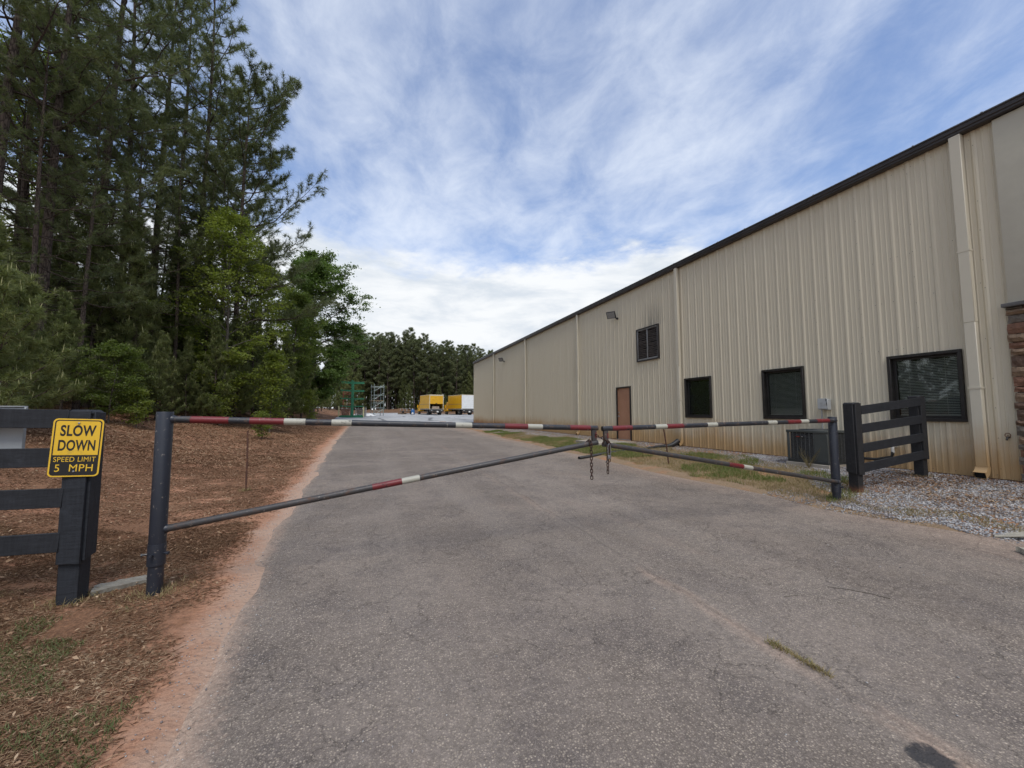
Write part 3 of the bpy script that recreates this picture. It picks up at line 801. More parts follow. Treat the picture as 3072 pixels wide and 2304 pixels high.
while z < az1 - .07:
    mb.box(ax0 + .008, ax0 + .022, ay0 + .27, ay1 - .04, z, z + .007); mb.box(ax0 + .10, ax1 - .05, ay0 + .008, ay0 + .022, z, z + .007); z += .019
for k in range(7): mb.box(ax0 + .002, ax0 + .007, ay0 + .275 + k * .088, ay0 + .285 + k * .088, az0 + .06, az1 - .055)
for k in range(6): mb.box(ax0 + .13 + k * .1, ax0 + .14 + k * .1, ay0 + .002, ay0 + .007, az0 + .06, az1 - .055)
mb.build('grille', MATS['fin'], ac, smooth=False)
simple('badge_red', (.30, .03, .02), (.22, .03, .02), 5, .4)
mb = MB(); mb.box(ax0 - .010, ax0 + .001, ay0 + .47, ay0 + .66, az1 - .165, az1 - .125); bd = mb.build('badge', MATS['black_plastic'], ac, .003)
mb = MB(); mb.box(ax0 - .0125, ax0 - .0105, ay0 + .565, ay0 + .635, az1 - .155, az1 - .135); mb.build('badge_mark', MATS['badge_red'], bd, smooth=False)
mb = MB(); mb.box(ax0 - .0125, ax0 - .0105, ay0 + .49, ay0 + .53, az1 - .152, az1 - .138); mb.build('badge_plate', MATS['metal_grey'], bd, smooth=False)

# black drain pipe from the downspout elbow across the grass
t = tag(empty('drain_pipe', (8.5, 11, .3)), 'black corrugated drain pipe lying across the grass from the downspout', 'pipe')
def corrug(pts, r, n=14):
    out_p, out_r = [], []
    P = [Vector(p) for p in pts]
    for a_, b_ in zip(P, P[1:]):
        m_ = max(2, int((b_ - a_).length / .014))
        for k in range(m_): out_p.append(a_.lerp(b_, k / m_)); out_r.append(r * (1.0 if k % 2 else .9))
    out_p.append(P[-1]); out_r.append(r)
    return out_p, out_r
pp = [(9.52, 10.73, .46), (9.30, 10.78, .40), (9.0, 10.9, .375), (8.6, 11.02, .305), (8.2, 11.12, .255), (7.6, 11.2, .225), (7.0, 11.14, .18), (6.5, 11.05, .135), (6.08, 10.98, .105)]
a_, b_ = corrug(pp[1:], .052)
mb = MB(); mb.tube(a_, b_, 12, caps=False); mb.build('corrugated_pipe', MATS['black_plastic'], t)
mb = MB(); mb.tube([(9.66, 10.73, .56), (9.56, 10.73, .50), (9.45, 10.75, .44), (9.30, 10.78, .40), (9.18, 10.83, .39)], [.085, .085, .075, .062, .060], 12); mb.build('adapter', MATS['black_plastic'], t)
# ------------------------------------------------------------------ swing gates
def painted(name, c1, c2, chip, lo=.60, hi=.68, rough=.45):
    m, N = newmat(name)
    co = N.n('ShaderNodeTexCoord').outputs['Object']
    col = N.mix(N.noise(co, 6, 6, .65), c1, c2)
    ch = N.sstep(N.noise(co, 9, 8, .72), lo, hi)
    col = N.mix(ch, col, chip)
    col = N.mix(N.math('MULTIPLY', N.sstep(N.noise(co, 30, 5, .65), .62, .70), .75), col, (.24, .21, .18))
    return finish(m, N, col, N.lin(ch, 0, 1, rough, .85), 0, N.noise(co, 40, 5, .6), .2, .004, spec=.45)
painted('gate_paint', (.033, .035, .040), (.019, .020, .025), (.10, .065, .048), .53, .64)
painted('gate_worn', (.058, .055, .055), (.036, .033, .033), (.10, .060, .042), .50, .66)
painted('post_paint', (.017, .020, .030), (.028, .032, .042), (.06, .052, .048), .66, .76, .4)
painted('rust_steel', (.115, .052, .033), (.062, .030, .022), (.16, .075, .04), .52, .62, .8)
painted('tape_red', (.185, .019, .022), (.115, .015, .018), (.05, .032, .032), .54, .66, .45)
painted('tape_white', (.42, .41, .345), (.33, .32, .265), (.15, .14, .13), .56, .68, .5)
simple('chain_rust', (.085, .042, .030), (.040, .024, .020), 30, .75, .4, 120, .3)
simple('galv', (.36, .36, .37), (.28, .28, .29), 20, .4, .8, 80, .1)

def lerp3(a, b, t): return tuple(a[i] + (b[i] - a[i]) * t for i in range(3))
def tape(root, a, b, x0, x1, r, mat):
    t0 = (x0 - a[0]) / (b[0] - a[0]); t1 = (x1 - a[0]) / (b[0] - a[0])
    mb = MB(); mb.tube([lerp3(a, b, t0), lerp3(a, b, t1)], r + .0016, 18); mb.build('tape', MATS[mat], root)
def gate(label, post, z0, ztop, zc, a, b, c_, d_, tapes, tapes2, endx, side):
    root = tag(empty('swing_gate', (post[0], post[1], z0)), label, 'gate', 'swing gate arms')
    px, py = post
    mb = MB(); mb.tube([(px, py, z0 - .25), (px, py, zc + .10)], .0535, 20); mb.build('stub', MATS['post_paint'], root)
    mb = MB(); mb.lathe([(.058, zc), (.0595, zc + .01), (.0595, ztop - .004), (.0575, ztop)], px, py, 24); mb.build('post', MATS['post_paint'], root)
    mb = MB(); mb.lathe([(.0622, zc - .01), (.0625, zc), (.0625, zc + .16), (.062, zc + .163)], px, py, 24); mb.build('collar', MATS['post_paint'], root)
    for ang in (160, 20, 95):
        u = Vector((math.cos(R(ang)), -abs(math.sin(R(ang))), 0))
        c0 = Vector((px, py, zc + .085)) + u * .058
        bo = MB(); bo.tube([c0, c0 + u * .030, c0 + u * .031, c0 + u * .042], [.009, .009, .014, .014], 6); bo.build('bolt', MATS['post_paint'], root)
    n = 24
    sagp = [tuple(Vector(lerp3(a, b, k / n)) + Vector((0, 0, -.008 * math.sin(math.pi * k / n)))) for k in range(n + 1)]
    mb = MB(); mb.tube([a, b], .0302, 18); mb.build('top_rail', MATS['gate_paint'], root)
    mb = MB(); mb.tube([c_, d_], .0302, 18); mb.build('brace_rail', MATS['gate_worn'], root)
    for p in ((b, Vector(b) - Vector(a)), (d_, Vector(d_) - Vector(c_))): pass
    ex = endx
    ub = MB(); zt_ = a[2] + (b[2] - a[2]) * (ex - a[0]) / (b[0] - a[0]); zb_ = c_[2] + (d_[2] - c_[2]) * (ex - c_[0]) / (d_[0] - c_[0])
    ub.bar((ex, a[1] + (b[1] - a[1]) * (ex - a[0]) / (b[0] - a[0]), zb_ + .01), (ex, b[1], zt_ - .015), .058, .038, up=(0, 1, 0))
    up_ = ub.build('end_upright', MATS['gate_worn'], root, .003)
    zz = zt_ - .055
    tb = MB(); tb.box(ex + (.006 if side < 0 else .010), ex + (.027 if side < 0 else .026), b[1] - .0215, b[1] - .0195, zz - .06, zz); tb.build('tape', MATS['tape_red'], up_, smooth=False)
    cap = MB(); cap.lathe([(.0285, 0), (.0285, .002), (.008, .003)], 0, 0, 14, M=Matrix.Translation(b) @ (Vector(b) - Vector(a)).to_track_quat('Z', 'X').to_matrix().to_4x4()); cap.build('end_plate', MATS['black_plastic'], root)
    for x0, x1, mname in tapes: tape(root, a, b, x0, x1, .0302, mname)
    for x0, x1, mname in tapes2: tape(root, c_, d_, x0, x1, .0302, mname)
    for q, dv in ((a, Vector(b) - Vector(a)), (c_, Vector(d_) - Vector(c_))):
        dv.normalize(); w_ = MB(); q = Vector(q) + dv * .062
        w_.tube([q - dv * .012, q, q + dv * .012], [.037, .036, .0305], 14, caps=False); w_.build('weld', MATS['post_paint'], root)
    return root
rd, wh = 'tape_red', 'tape_white'
GY = 4.24
gate('long striped gate arm hinged on the dark post beside the yellow sign', (-1.655, GY), 0.0, 1.51, .245,
     (-1.655, GY, 1.447), (2.605, GY, 1.312), (-1.655, GY, .515), (2.60, GY, 1.142),
     [(-1.469, -1.185, rd), (-1.025, -.749, rd), (-.749, -.57, wh), (-.344, -.165, wh), (.864, 1.043, wh), (1.416, 1.692, rd), (1.692, 1.873, wh), (2.226, 2.499, rd)],
     [(.044, .324, rd), (.324, .499, wh)], 2.555, -1)
gate('striped gate arm hinged on the post beside the warehouse gravel', (6.90, 4.28), .12, 1.43, .26,
     (6.90, 4.235, 1.374), (2.672, GY, 1.303), (6.90, 4.235, .418), (2.68, GY, 1.118),
     [(2.808, 3.095, rd), (3.45, 3.629, wh), (3.629, 3.899, rd), (4.3, 4.476, wh), (5.42, 5.6, wh), (5.826, 6.1, rd), (6.1, 6.266, wh), (6.45, 6.729, rd)],
     [(4.659, 4.92, rd), (4.92, 5.088, wh)], 2.72, 1)

# chains
def link_mesh():
    mb = MB(); pts = []
    L_, W_ = .0112, .0132
    for k in range(8): a = math.pi * k / 7; pts.append((W_ * math.cos(a), 0, L_ + W_ * math.sin(a)))
    for k in range(8): a = math.pi + math.pi * k / 7; pts.append((W_ * math.cos(a), 0, -L_ + W_ * math.sin(a)))
    mb.tube(pts, .0054, 7, closed=True)
    return mb
LINK = None
def chain(label, pts, start_flip=0, group='chains on the gate'):
    """pts: path; links placed every 36 mm with alternate quarter turns"""
    global LINK
    root = tag(empty('chain', pts[0], local=True), label, 'chain', group)
    P = [Vector(p) for p in pts]; seg = [(b - a).length for a, b in zip(P, P[1:])]; tot = sum(seg)
    n = max(2, int(tot / .0365))
    o_ = Vector(pts[0])
    for k in range(n + 1):
        d_ = tot * k / n; i = 0
        while i < len(seg) - 1 and d_ > seg[i]: d_ -= seg[i]; i += 1
        c0 = P[i].lerp(P[i + 1], min(1, d_ / seg[i])); t = (P[i + 1] - P[i]).normalized()
        q = t.to_track_quat('Z', 'X').to_matrix().to_4x4() @ Matrix.Rotation(R(90 * ((k + start_flip) % 2) + random.Random(k).uniform(-14, 14) + 20), 4, 'Z')
        if LINK is None:
            lo = link_mesh().build('link', MATS['chain_rust'], root); LINK = lo.data
        else: lo = link('link', LINK, root)
        lo.matrix_parent_inverse = Matrix()
        lo.matrix_basis = Matrix.Translation(c0 - o_) @ q
    return root
cy0 = GY - .005
loop = [(2.492, cy0 + .040 * math.cos(a), 1.128 + .040 * math.sin(a)) for a in [R(200 - 25 * k) for k in range(9)]]
chain('rusty chain hanging loose from the tip of the long gate arm', [(2.475, GY + .02, 1.155), (2.482, GY - .03, 1.165), (2.488, GY - .045, 1.12), (2.490, GY - .046, .735)], 1)
chain('rusty chain bundle hanging from the tip of the arm nearer the warehouse', [(2.735, GY - .02, 1.14), (2.718, GY - .042, 1.10), (2.712, GY - .046, .79)], 0)
chain('short rusty chain strung between the two gate ends', [(2.575, GY - .03, 1.225), (2.60, GY - .05, 1.205), (2.645, GY - .055, 1.195), (2.69, GY - .05, 1.165), (2.735, GY - .045, 1.14), (2.755, GY - .03, 1.13)], 0)
chain('doubled rusty chain strand gathered beside the padlock', [(2.742, GY - .035, 1.12), (2.738, GY - .05, 1.06), (2.73, GY - .052, .93)], 1)
t = tag(empty('padlock', (2.725, GY - .06, .96)), 'worn padlock and long wire shackle hanging in the chain bundle', 'padlock')
mb = MB(); mb.box(2.702, 2.746, GY - .075, GY - .053, .945, .990); mb.build('lock_body', MATS['galv'], t, .006, seg=2)
mb = MB(); mb.tube([(2.708, GY - .064, .985), (2.708, GY - .064, 1.10), (2.713, GY - .064, 1.118), (2.725, GY - .064, 1.125), (2.737, GY - .064, 1.118), (2.742, GY - .064, 1.10), (2.742, GY - .064, .985)], .0042, 8); mb.build('shackle', MATS['galv'], t)
mb = MB(); mb.tube([(2.715, GY - .064, .95), (2.69, GY - .066, .925), (2.67, GY - .066, .905)], .0045, 6); mb.build('wire_tail', MATS['black_plastic'], t)

# ------------------------------------------------------------------ board fences
def wood(name, c1, c2, foot=None):
    m, N = newmat(name)
    co = N.n('ShaderNodeTexCoord').outputs['Object']
    g1 = N.noise(N.mapping(co, (1.2, 9, 9)), 5, 7, .68, .4)
    g2 = N.noise(N.mapping(co, (9, 9, 1.0)), 5, 7, .68, .4)
    nv = N.n('ShaderNodeNewGeometry')
    col = N.mix(N.sstep(N.math('ADD', N.math('MULTIPLY', g1, .5), N.math('MULTIPLY', g2, .5)), .36, .64), c1, c2)
    col = N.mix(N.math('MULTIPLY', N.sstep(N.noise(co, 4, 7, .7), .56, .72), .55), col, tuple(v * 1.9 for v in c1))
    if foot:
        z = N.sep(co)[2]
        col = N.mix(N.math('MULTIPLY', N.sstep(N.math('ADD', z, N.math('MULTIPLY', N.math('SUBTRACT', N.noise(co, 12, 5, .6), .5), .22)), foot + .20, foot + .02), .85), col, (.20, .09, .045))
    return finish(m, N, col, .68, 0, g1 if not foot else g2, .45, .006, spec=.35)
wood('fence_black', (.023, .025, .030), (.012, .013, .016))
wood('fence_post_l', (.025, .028, .035), (.014, .016, .020), foot=0.0)
wood('fence_post_r', (.026, .026, .028), (.015, .015, .016), foot=.17)

def fence_post(root, x, y, z0, ztop, zcl, sx, mat):
    """square post, cladding boards on its front and on the side at sx, and a chamfered cap"""
    mb = MB(); mb.box(x - .068, x + .068, y - .068, y + .068, z0 - .25, ztop - .03); mb.build('post', MATS[mat], root, .006)
    r_ = random.Random(int(x * 10))
    mb = MB(); mb.add([(x - .070, y - .094, zcl), (x + .076, y - .094, zcl - .012), (x + .076, y - .0945, ztop), (x - .070, y - .0945, ztop), (x - .070, y - .0695, zcl), (x + .076, y - .0695, zcl - .012), (x + .076, y - .0695, ztop), (x - .070, y - .0695, ztop)],
                     [(0, 1, 2, 3), (7, 6, 5, 4), (0, 4, 5, 1), (3, 2, 6, 7), (0, 3, 7, 4), (1, 5, 6, 2)])
    mb.build('front_board', MATS[mat], root, .003)
    xa, xb = (x + .0695, x + .095) if sx > 0 else (x - .095, x - .0695)
    mb = MB(); mb.prism([(y - .066, zcl + .005), (y + .074, zcl + .03), (y + .074, ztop - .012), (y - .066, ztop - .004)], xa, xb, 'x'); mb.build('side_board', MATS[mat], root, .003)
    mb = MB(); mb.prism([(-.085, 0), (.085, 0), (.085, .016), (.052, .040), (-.052, .040), (-.085, .016)], -.085, .085, 'y', M=Matrix.Translation((x, y, ztop - .028)))
    mb.build('cap', MATS[mat], root, .010)
def rail(root, p, q, h=.142, t=.026):
    mb = MB(); mb.bar(p, q, t, h); mb.build('rail', MATS['fence_black'], root, .003)

f1 = tag(empty('board_fence', (-2.6, 4.3, 0)), 'black four-board fence end with the yellow sign on its post', 'fence', 'black board fences')
fence_post(f1, -2.21, 4.30, 0.0, 1.515, .32, 1, 'fence_post_l')
fence_post(f1, -4.62, 4.34, 0.05, 1.54, .36, 1, 'fence_post_l')
for zc_, e in ((1.452, .012), (1.148, .0), (.832, .006), (.490, -.004)):
    rail(f1, (-4.62, 4.283, zc_ + .03 + e), (-2.266, 4.2125, zc_), .148)
f2 = tag(empty('board_fence', (8.4, 4.35, .25)), 'short black four-board fence panel on the gravel by the wall', 'fence', 'black board fences')
fence_post(f2, 7.50, 4.35, .19, 1.65, .50, -1, 'fence_post_r')
fence_post(f2, 9.30, 4.36, .34, 1.785, .68, -1, 'fence_post_r')
for za, zb in ((1.535, 1.69), (1.235, 1.375), (.92, 1.06), (.605, .755)):
    rail(f2, (7.575, 4.268, za), (9.232, 4.276, zb), .142)
# grey sheet behind the top boards
simple('pale_sheet', (.36, .37, .37), (.31, .32, .32), 3, .6, 0, 40, .1, dirt=(.24, .24, .23), dscale=3)
mb = MB(); mb.box(-3.15, -2.592, 4.315, 4.345, 1.10, 1.548); mb.prism([(-3.15, 1.548), (-2.60, 1.548), (-2.60, 1.556), (-3.15, 1.556)], 4.30, 4.36, 'y')
tag(mb.build('sheet_panel', MATS['pale_sheet'], None, .004), 'pale grey sheet panel behind the top boards at the left edge', 'panel')

# ------------------------------------------------------------------ sign
simple('sign_yellow', (.80, .50, .035), (.74, .455, .03), 5, .45, 0, 60, .04, dirt=(.50, .33, .05), dscale=7)
simple('sign_black', (.012, .012, .012), (.018, .017, .016), 6, .5, 0, 60, .04)
sgn = tag(empty('speed_sign', (-2.21, 4.18, .98)), 'yellow and black slow down speed limit sign screwed to the fence', 'sign')
SM = Matrix.Translation((-2.198, 4.192, 1.225)) @ Matrix.Rotation(R(2.0), 4, 'Y') @ Matrix.Rotation(R(4), 4, 'Z')
def rrect(w, h, r, n=6):
    pts = []
    for cx, cz, a0 in ((w / 2 - r, h / 2 - r, 0), (-w / 2 + r, h / 2 - r, 90), (-w / 2 + r, -h / 2 + r, 180), (w / 2 - r, -h / 2 + r, 270)):
        for k in range(n + 1): a = R(a0 + 90 * k / n); pts.append((cx + r * math.cos(a), cz + r * math.sin(a)))
    return pts
def ring(po, pi, y0, y1):
    n = len(po); mb = MB()
    vs_ = [(x, y0, z) for x, z in po] + [(x, y0, z) for x, z in pi] + [(x, y1, z) for x, z in po] + [(x, y1, z) for x, z in pi]
    fs_ = []
    for i in range(n):
        j = (i + 1) % n
        fs_ += [(i, j, n + j, n + i), (i, 2 * n + i, 2 * n + j, j), (n + i, n + j, 3 * n + j, 3 * n + i)]
    mb.add(vs_, fs_, SM); return mb
SW, SH = .302, .457
mb = MB(); mb.prism(rrect(SW, SH, .030), -.0015, .0015, 'y', SM); plate = mb.build('plate', MATS['sign_yellow'], sgn)
ring(rrect(SW - .020, SH - .020, .024), rrect(SW - .036, SH - .036, .018), -.0021, -.0016).build('border', MATS['sign_black'], sgn, smooth=False)
lowr = [(x, z) for x, z in rrect(SW - .034, SH - .034, .019) if z < -.05]
lowr = [(-(SW - .034) / 2, -.059)] + [p for p in lowr] + [((SW - .034) / 2, -.059)]
mb = MB(); mb.prism(lowr, -.0021, -.0016, 'y', SM); mb.build('lower_panel', MATS['sign_black'], sgn, smooth=False)
def text_part(body, x, z, wd_, ht_, mat, parent, yoff, M, bold=.0):
    cu = bpy.data.curves.new('text', 'FONT'); cu.body = body; cu.size = .1; cu.offset = bold; cu.align_x = 'CENTER'; cu.align_y = 'CENTER'; cu.extrude = .0002; cu.space_character = 1.06
    to = bpy.data.objects.new('text', cu); COL.objects.link(to)
    bpy.context.view_layer.update()
    me = bpy.data.meshes.new_from_object(to.evaluated_get(bpy.context.evaluated_depsgraph_get()))
    bpy.data.objects.remove(to)
    vx = [v.co.x for v in me.vertices]; vy = [v.co.y for v in me.vertices]
    ax_, ay_ = wd_ / (max(vx) - min(vx)), ht_ / (max(vy) - min(vy))
    me.transform(M @ Matrix.Translation((x, yoff, z)) @ Matrix.Rotation(R(90), 4, 'X') @ Matrix.Diagonal((ax_, ay_, 1, 1)) @ Matrix.Translation((-(max(vx) + min(vx)) / 2, -(max(vy) + min(vy)) / 2, 0)))
    me.materials.clear(); me.materials.append(MATS[mat])
    return link('lettering', me, parent)
text_part('SLOW', .002, .134, .212, .088, 'sign_black', sgn, -.0022, SM, .0028)
text_part('DOWN', .002, .018, .220, .086, 'sign_black', sgn, -.0022, SM, .0028)
text_part('SPEED LIMIT', .000, -.092, .250, .038, 'sign_yellow', sgn, -.0029, SM, .0)
text_part('5  MPH', .000, -.160, .225, .056, 'sign_yellow', sgn, -.0029, SM, .0)
for zz in (.193, -.188):
    mb = MB(); mb.lathe([(.008, 0), (.007, .003), (.002, .005)], 0, 0, 10, M=SM @ Matrix.Translation((0.0, -.0032, zz)) @ Matrix.Rotation(R(90), 4, 'X')); mb.build('screw', MATS['galv'], sgn)

# ------------------------------------------------------------------ stakes, slabs, odds on the verge
def stake(x, y, z0, x1, y1, z1, label):
    mb = MB(); mb.tube([(x, y, z0 - .2), ((x + x1) / 2 + .004, (y + y1) / 2, (z0 + z1) / 2), (x1, y1, z1)], [.017, .017, .015], 8)
    tag(mb.build('stake', MATS['rust_steel']), label, 'stake', 'rusty steel stakes')
stake(-2.22, 9.12, .05, -2.235, 9.12, 1.15, 'thin rusty steel stake in the red soil under the long gate arm')
stake(7.28, 8.42, .17, 7.02, 8.30, 1.12, 'leaning rusty steel stake in the grass under the gate near the wall')
def rough_slab(name, cx, cy_, cz, lx, ly, h, rz, tilt, mat, label, cat, seed):
    rr = random.Random(seed); nx, ny = 9, 4; top, bot = [], []
    for j in range(ny):
        for i in range(nx):
            e = i in (0, nx - 1) or j in (0, ny - 1)
            x = -lx / 2 + lx * i / (nx - 1) + (rr.uniform(-.012, .012) if e else 0); yy = -ly / 2 + ly * j / (ny - 1) + (rr.uniform(-.01, .01) if e else 0)
            top.append((x, yy, h / 2 + rr.uniform(-.004, .004))); bot.append((x, yy, -h / 2))
    fs_ = [(j * nx + i, j * nx + i + 1, (j + 1) * nx + i + 1, (j + 1) * nx + i) for j in range(ny - 1) for i in range(nx - 1)]
    n = nx * ny
    lp = list(range(nx)) + [r_ * nx + nx - 1 for r_ in range(1, ny)] + [(ny - 1) * nx + k for k in range(nx - 2, -1, -1)] + [r_ * nx for r_ in range(ny - 2, 0, -1)]
    fs_ += [(q, p, n + p, n + q) for p, q in zip(lp, lp[1:] + lp[:1])]
    mb = MB(); mb.add(top + bot, fs_, Matrix.Translation((cx, cy_, cz)) @ Matrix.Rotation(rz, 4, 'Z') @ Matrix.Rotation(tilt, 4, 'X'))
    return tag(mb.build(name, MATS[mat], None, smooth=False), label, cat)
simple('old_board', (.25, .235, .20), (.15, .135, .11), 6, .9, 0, 60, .6, .006, stretch=(2, 12, 4), dirt=(.17, .11, .07), dscale=9)
simple('chip_pale', (.40, .37, .30), (.31, .28, .22), 8, .9, 0, 60, .5, .006)
rough_slab('weathered_plank', -1.985, 4.47, .028, .34, .13, .035, R(26), R(4), 'old_board', 'weathered grey plank lying between the fence post and gate post', 'plank', 3)
rough_slab('broken_shingle', 6.82, 2.46, .135, .34, .24, .012, R(20), R(-13), 'chip_pale', 'curled pale broken shingle lying at the road edge', 'shingle', 5)
rough_slab('concrete_chunk', 6.30, 2.13, .09, .18, .13, .05, R(50), R(5), 'chip_pale', 'small pale chunk of concrete at the edge of the asphalt', 'rubble', 6)
# ------------------------------------------------------------------ trucks and stores in the far yard
simple('truck_yellow', (.66, .36, .012), (.60, .315, .012), 2.0, .4, 0, 40, .04, dirt=(.50, .29, .03), dscale=1.3)
simple('truck_white', (.74, .75, .74), (.66, .67, .66), 1.5, .45, 0, 40, .04)
simple('truck_rub', (.30, .29, .27), (.22, .21, .20), 3, .5, .4)
simple('tyre', (.018, .018, .018), (.028, .027, .026), 10, .85, 0, 60, .3)
simple('hub_cream', (.52, .48, .36), (.42, .38, .28), 8, .5)
simple('cardboard', (.45, .36, .27), (.38, .30, .22), 5, .85)
simple('plate_white', (.70, .70, .68), (.62, .62, .60), 8, .5)
simple('cream_trim', (.60, .52, .36), (.50, .43, .30), 4, .5)
painted('rack_green', (.022, .17, .085), (.018, .135, .068), (.10, .07, .05), .66, .76)
simple('scaf_grey', (.27, .31, .295), (.21, .25, .235), 8, .5, .5, dirt=(.14, .24, .18), dscale=1.2)
simple('post_cream', (.62, .56, .30), (.55, .50, .28), 6, .6)
simple('plank_tan', (.34, .26, .15), (.26, .19, .11), 6, .8, stretch=(1, 8, 1))
simple('scaf_red', (.22, .065, .030), (.15, .05, .028), 7, .7)
simple('tarp_blue', (.03, .14, .36), (.025, .11, .29), 5, .5)
simple('pallet_wood', (.24, .185, .13), (.17, .125, .085), 8, .9, stretch=(1, 8, 1))

def truck(x, y, rz, white, label):
    z = gzs(x, y) + .01
    t = tag(empty('box_truck', (x, y, z), rz, local=True), label, 'truck', 'yellow box trucks parked in the yard')
    Wd, L_ = 1.22, 5.0       # half width, box length; rear face at local y = 0, cab towards +y
    zf, zr = 1.03, 3.36
    yel = MATS['truck_yellow']
    # open shell: floor, roof, sides, front so that a raised door shows the inside
    mb = MB(); mb.box(-Wd, Wd, .06, L_, zf - .12, zf); mb.build('floor', MATS['truck_rub'], t, .006)
    mb = MB(); mb.box(-Wd, -Wd + .05, .06, L_, zf + .002, zr - .07); mb.box(Wd - .05, Wd, .06, L_, zf + .002, zr - .07); mb.box(-Wd + .051, Wd - .051, L_ - .05, L_, zf + .002, zr - .07); bx = mb.build('box_body', yel, t, .006)
    mb = MB(); mb.box(-Wd - .012, Wd + .012, .03, L_ + .012, zr - .068, zr); mb.build('roof', MATS['cream_trim'], t, .012)
    mb = MB(); mb.box(-Wd - .014, -Wd - .001, .1, L_, zf - .13, zf + .03); mb.box(Wd + .001, Wd + .014, .1, L_, zf - .13, zf + .03); mb.box(-Wd - .014, -Wd - .001, .1, L_, 1.78, 1.83); mb.box(Wd + .001, Wd + .014, .1, L_, 1.78, 1.83); mb.split('rub_rail', MATS['truck_rub'], bx, bevel=.003)
    fr = MB()
    for (xa, xb, za, zb) in ((-Wd, -Wd + .10, zf - .12, zr - .07), (Wd - .10, Wd, zf - .12, zr - .07), (-Wd + .101, Wd - .101, zr - .20, zr - .07)): fr.box(xa, xb, -.01, .058, za, zb)
    fr.split('rear_frame', MATS['cream_trim'] if not white else MATS['truck_white'], t, bevel=.006)
    # roll-up door as separate slats
    dm = MATS['truck_white'] if white else yel
    zz = zr - .205; zbot = zf + .01 if white else zf + .80
    hh = .30 if not white else .342
    while zz - zbot > .05:
        zn = max(zbot, zz - hh)
        mb = MB(); mb.box(-Wd + .102, Wd - .102, .012, .040, zn + .008, zz); mb.build('door_slat', dm, t, .005)
        zz = zn
    if not white:
        mb = MB(); mb.box(-.16, .12, -.012, .010, zbot + .04, zbot + .12); mb.box(-.08, -.02, -.012, .010, zbot - .03, zbot + .04); mb.build('door_latch', MATS['black_plastic'], t)
        mb = MB(); mb.box(-.60, .62, .35, .95, zf + .004, zf + .42); tag(mb.build('carton', MATS['cardboard'], t, .01), 'tan carton inside the half-open truck')
        mb = MB(); mb.box(-Wd + .06, Wd - .06, L_ - .08, L_ - .055, zf + .01, zr - .1); mb.build('interior_shade_sheet', MATS['void'], t, smooth=False)  # near-black sheet, paints in the shade deep inside the open box
    # bumper, tail lights, plate
    mb = MB(); mb.box(-Wd + .02, Wd - .02, -.10, .10, .56, .90); mb.box(-.95, .95, -.16, -.02, .40, .52); bp = mb.build('rear_bumper', MATS['black_plastic'], t, .008)
    for sx in (-.86, .86):
        mb = MB(); mb.box(sx - .13, sx + .13, -.112, -.101, .68, .80); mb.build('tail_light', MATS['metal_grey'], bp, smooth=False)
    mb = MB(); mb.box(-.02, .30, -.172, -.161, .44, .66); mb.build('number_plate', MATS['plate_white'], bp, .004)
    mb = MB(); mb.box(-.42, -.30, .2, L_ + 1.6, .62, .86); mb.box(.30, .42, .2, L_ + 1.6, .62, .86); mb.tube([(-.9, 1.15, .42), (.9, 1.15, .42)], .07, 8); mb.lathe([(.02, -.16), (.16, -.1), (.16, .1), (.02, .16)], 0, 1.15, 12, M=Matrix.Translation((0, 0, .42))); mb.build('chassis', MATS['black_plastic'], t)
    def wheel(px_, py_, w_):
        M = Matrix.Translation((px_, py_, .42)) @ Matrix.Rotation(R(90), 4, 'Y')
        mb = MB(); mb.lathe([(.24, -w_ / 2), (.38, -w_ / 2), (.42, -w_ / 2 + .05), (.42, w_ / 2 - .05), (.38, w_ / 2), (.24, w_ / 2)], 0, 0, 20, M=M); wh_ = mb.build('wheel', MATS['tyre'], t)
        mb = MB(); mb.lathe([(.235, -w_ / 2 + .02), (.24, 0), (.235, w_ / 2 - .02), (.09, w_ / 2 - .06), (.08, w_ / 2 + .01)], 0, 0, 16, M=M if px_ > 0 else M @ Matrix.Rotation(R(180), 4, 'X')); mb.build('rim', MATS['hub_cream'], wh_)
    for sx in (-1, 1): wheel(sx * .92, 1.15, .50); wheel(sx * 1.02, 5.95, .26)
    # cab ahead of the box, a little lower, with fenders and mirrors standing proud
    cab = MB(); cab.prism([(5.12, .62), (7.25, .55), (7.25, 1.15), (6.45, 1.35), (6.05, 2.25), (5.12, 2.35)], -.98, .98, 'x'); cb = cab.build('cab', yel, t, .05, seg=2)
    fd = MB()
    for sx in (-1, 1): fd.prism([(5.45, .85), (5.6, 1.08), (6.3, 1.08), (6.5, .85), (6.45, .62), (5.5, .62)], sx * .985, sx * 1.20, 'x')
    fd.split('fender', yel, cb, bevel=.03)
    for sx in (-1, 1):
        mb = MB(); mb.box(sx * 1.28 - .11, sx * 1.28 + .11, 5.98, 6.06, 1.25, 1.75); mb.tube([(sx * .98, 6.02, 1.35), (sx * 1.26, 6.02, 1.3)], .018, 6); mb.tube([(sx * .98, 6.02, 1.7), (sx * 1.26, 6.02, 1.7)], .018, 6); mb.build('mirror', yel, cb, .02)
    return t
truck(10.40, 66.6, R(11), False, 'yellow box truck with its rear shutter half open')
truck(15.45, 65.2, R(16), True, 'yellow box truck with a closed white rear shutter beside the warehouse')

